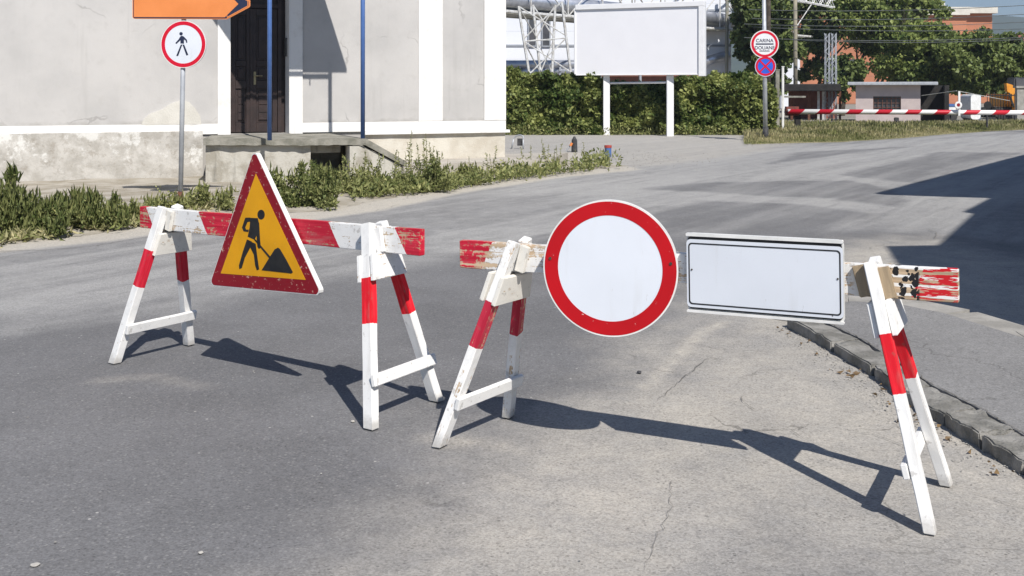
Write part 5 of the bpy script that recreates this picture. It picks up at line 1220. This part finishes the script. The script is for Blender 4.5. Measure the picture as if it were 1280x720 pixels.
for i, (x, y, h_, ns, lab) in enumerate([(528, 230, 70, 6, 'tallest spindly weed rising before the white pilaster'), (541, 228, 58, 5, 'spindly weed next to the tallest one by the pilaster'), (500, 232, 50, 4, 'thin weed stalks beside the sloped coping'),
      (436, 240, 62, 4, 'spindly weed standing before the porch niche'), (398, 245, 55, 4, 'weed stalks rising above the big leafy bush'), (410, 243, 52, 3, 'weed stalk close to the porch support wall edge'), (610, 220, 46, 2, 'single slim weed before the house corner'),
      (594, 222, 36, 3, 'short slim weed left of the house corner'), (668, 212, 34, 2, 'slim weed stalk just right of the house corner'), (690, 212, 44, 6, 'thick yellowish weed clump on the verge tip'), (737, 207, 40, 2, 'lone upright weed near the red topped blue stub'), (675, 213, 30, 3, 'short weed left of the yellowish clump')]):
    stalk_weed('tall_weed', lab, x, y, h_, ns, 40+i, 'tall weeds on the verge', yellow=.35 if i in (9, 10) else .2)
# low continuous weeds, as one mass
strip = [(440, 247), (480, 243), (540, 238), (600, 229), (660, 221), (720, 214), (775, 208)]
n = 9000; tt = RNG.random(n); xq = np.interp(tt, np.linspace(0, 1, 7), [s[0] for s in strip]); yq = np.interp(xq, [s[0] for s in strip], [s[1] for s in strip])+RNG.normal(0, 1.1, n)-RNG.random(n)**1.3*12; kp = fbm(xq*.06, yq*.16, 44) > .40; xq, yq = xq[kp], yq[kp]; n = len(xq)
Yq = F*(H-.04)/(yq-HY); Pt = np.stack([(xq-CX)/F*Yq, Yq, .03+RNG.random(n)**1.8*.19*(.4+fbm(xq*.05, yq*.1, 99))], 1); d = rnd_dir(n, .8)
tag(leaves('weeds', Pt, d, RNG.uniform(.03, .11, n), .45+RNG.normal(0, .28, n), M['weed'], aspect=.4), kind='stuff')
n = 6500; xq = RNG.uniform(-30, 330, n); yb_ = np.interp(xq, [-30, 0, 170, 330], [310, 301, 279, 262]); yq = yb_+RNG.normal(0, 1.5, n)-RNG.random(n)**1.5*26; Yq = F*(H-.04)/(yq-HY)
Pt = np.stack([(xq-CX)/F*Yq, Yq, np.full(n, .03)], 1); kp = fbm(Pt[:, 0]*1.5, Pt[:, 1]*1.5, 33) > .47; Pt = Pt[kp]; d = rnd_dir(len(Pt), .6)
tag(leaves('grass_tufts', Pt, d, RNG.uniform(.04, .14, len(Pt)), .5+RNG.normal(0, .3, len(Pt)), M['drygrass'], aspect=.2), kind='stuff')

# ================================================================== small things by the verge tip
q = gp(760, 196); st = thing('painted_stub', 'short blue stub post with red top at verge tip', 'bollard', q); 
bm = bmesh.new(); bm_tube(bm, q, q+Vector((0, 0, .20)), .075, seg=16); obj('shaft', bm, M['blue'], st)
bm = bmesh.new(); bm_tube(bm, q+Vector((0, 0, .2003)), q+Vector((0, 0, .255)), .082, seg=16); obj('red_top', bm, mat('faded_red', (.42, .07, .05), (.35, .06, .05), 9, .6), st)
q = gp(718, 190); bn = thing('hand_pump', 'small dark standpipe with orange handle behind the weeds', 'standpipe', q)
bm = bmesh.new(); bm_tube(bm, q, q+Vector((0, 0, .30)), .075, .065, 14); bm_tube(bm, q+Vector((0, 0, .30)), q+Vector((0, 0, .37)), .055, .02, 14); obj('body', bm, M['blackfoot'], bn)
bm = bmesh.new(); bm_tube(bm, q+Vector((-.20, -.05, .02)), q+Vector((-.06, -.08, .22)), .018, seg=8); obj('lever', bm, M['galv'], bn)
bm = bmesh.new(); bm_tube(bm, q+Vector((-.10, -.09, .15)), q+Vector((-.06, -.09, .22)), .03, seg=10); obj('orange_grip', bm, M['orange'], bn)
q = gp(648, 186); hp = thing('cycle_hoop', 'bent steel hoop at the house corner', 'hoop', q); bm = bmesh.new(); prev = None
for k in range(15):
    a = math.pi*k/14; p = q+Vector((-.12*math.cos(a)+.04*math.sin(a), .1*math.cos(a), .24+.10*math.sin(a)))
    if prev is not None: bm_tube(bm, prev, p, .018, seg=8)
    prev = p
bm_tube(bm, q+Vector((-.17, .1, 0)), q+Vector((-.12, .1, .24)), .018, seg=8); bm_tube(bm, q+Vector((.12, -.1, 0)), q+Vector((.12, -.1, .24)), .018, seg=8); obj('tube', bm, M['galv'], hp, smooth=True)
bm = bmesh.new(); bm_span(bm, q.x-.03, q.x+.10, q.y-.05, q.y-.03, .08, .26); obj('dark_plate', bm, M['blackfoot'], hp)
# cracks in the asphalt
def crack(name, pts, w, z=0.003, seed=0):
    rr = random.Random(seed); P = [gp(x, y, z) for x, y in pts]; fine = []
    for a, b in zip(P[:-1], P[1:]):
        n_ = max(2, int((b-a).length/.03))
        for k in range(n_): q = a.lerp(b, k/n_); fine.append(q+Vector((rr.gauss(0, .0045), rr.gauss(0, .0045), 0)))
    fine.append(P[-1]); bm = bmesh.new(); L_, R_ = [], []
    for i, q in enumerate(fine):
        d = (fine[min(i+1, len(fine)-1)]-fine[max(i-1, 0)]); nrm = Vector((-d.y, d.x, 0)).normalized(); ww = w*.42*rr.uniform(.25, 1)*(.65 if seed == 0 else 1)*(.25 if i in (0, len(fine)-1) else 1)
        L_.append(bm.verts.new(q+nrm*ww/2)); R_.append(bm.verts.new(q-nrm*ww/2))
    for i in range(len(fine)-1): bm.faces.new((R_[i], R_[i+1], L_[i+1], L_[i]))
    bmesh.ops.recalc_face_normals(bm, faces=bm.faces[:]); tag(obj(name, bm, M['crackdirt']), kind='structure')
M['crackdirt'] = mat('dirt_in_cracks', (.115, .106, .092), (.17, .158, .14), 20, .95)
for i, (pl, w_, z_) in enumerate([([(840, 598), (837, 635), (832, 650), (817, 680), (805, 714)], .008, .004), ([(925, 495), (935, 507), (950, 514)], .010, .004), ([(985, 536), (1010, 550), (1030, 553)], .006, .004), ([(1055, 537), (1090, 542), (1130, 556), (1150, 570)], .008, .004),
      ([(822, 499), (838, 486), (856, 470), (886, 446), (912, 452)], .012, .004), ([(-40, 315), (60, 312), (120, 307), (170, 298), (240, 287)], .035, .004), ([(1080, 283), (1130, 284), (1160, 286), (1171, 291), (1168, 298)], .02, .004), ([(1020, 268), (1060, 271), (1120, 268)], .02, .004),
      ([(1214, 484), (1244, 487), (1290, 496)], .007, KZ+.003), ([(1150, 600), (1200, 610), (1300, 640)], .006, .004), ([(690, 330), (735, 322), (760, 322)], .01, .004)]):
    crack('road_crack', pl, w_, z_, i)
P_ = [(p.x/p.y*F+CX, HY+F*(H-KZ)/p.y) for p in back_g]; crack('road_crack', P_, .016, KZ+.002, 77)
# stones lying on the road
M['stone'] = mat('pale_stone', (.50, .48, .44), (.36, .34, .31), 9, .9, 0, .4, 40)
def stone(label, x, y, s, m='stone', flat=.6):
    g = gp(x, y); bm = bmesh.new(); bmesh.ops.create_icosphere(bm, subdivisions=2, radius=s)
    for v_ in bm.verts: v_.co = v_.co*(1+.35*mnoise.noise(v_.co*(1.3/s)+Vector((x, y, 0)))); v_.co.z *= flat
    zm = min(v_.co.z for v_ in bm.verts)
    tag(obj('stone', bm, M[m], None, Matrix.Translation((g.x, g.y, -zm-.004))), label, 'stone', 'loose stones on the road')
stone('small dark stone on the dusty road below the round sign', 799, 466, .012, 'blackfoot'); stone('pale stone lying on the road left of the white front leg', 441, 527, .009); stone('flat pale chip at the lower left of the road', 44, 706, .014, 'stone', .3)
stone('whitish rock at the edge of the left weed bush', 51, 293, .07); stone('white pebble on the near asphalt left of centre', 251, 691, .008); stone('white lump lying among weeds below the pilaster', 613, 219, .05)
n = 900
t_ = NT('grit'); M['grit'] = mat('grit_stone', (.46, .44, .40), (.25, .24, .22), 40, .9)
bm = bmesh.new()
for k in range(n):
    if k < 25: x, y = random.uniform(0, 1280), random.uniform(300, 720)
    elif k < 640: f_ = random.random(); p = kerb_g[0].lerp(kerb_g[1], 0); i_ = random.randrange(5); p = kerb_g[i_].lerp(kerb_g[i_+1], f_)-Vector((abs(random.gauss(0, .10))+.01, 0, 0)); x = None
    else: x, y = random.gauss(810, 45), random.gauss(198, 5)
    if x is not None: p = gp(x, y)
    s = random.uniform(.002, .0055)*(1 if p.y < 9 else 3.0); r_ = bmesh.ops.create_icosphere(bm, subdivisions=1, radius=s)
    bmesh.ops.transform(bm, matrix=Matrix.Translation((p.x, p.y, s*.25)) @ Matrix.Rotation(random.random()*6, 4, 'Z') @ Matrix.Diagonal((random.uniform(.7, 1.5), 1, random.uniform(.25, .5), 1)), verts=r_['verts'])
tag(obj('loose_grit', bm, M['grit']), kind='stuff')
# dead leaves in the gutter
n = 46; P_, D_ = [], []
for k in range(n):
    i_ = random.randrange(5); p = kerb_g[i_].lerp(kerb_g[i_+1], random.random())-Vector((abs(random.gauss(0, .07))+.02, 0, 0)); P_.append((p.x, p.y, .008)); D_.append((random.gauss(0, 1), random.gauss(0, 1), .12))
tag(leaves('leaf_litter', np.array(P_), np.array(D_), RNG.uniform(.015, .045, n), RNG.random(n), leaf_mat('dead_leaf', (.14, .09, .045), (.30, .2, .1)), aspect=.6), kind='stuff')
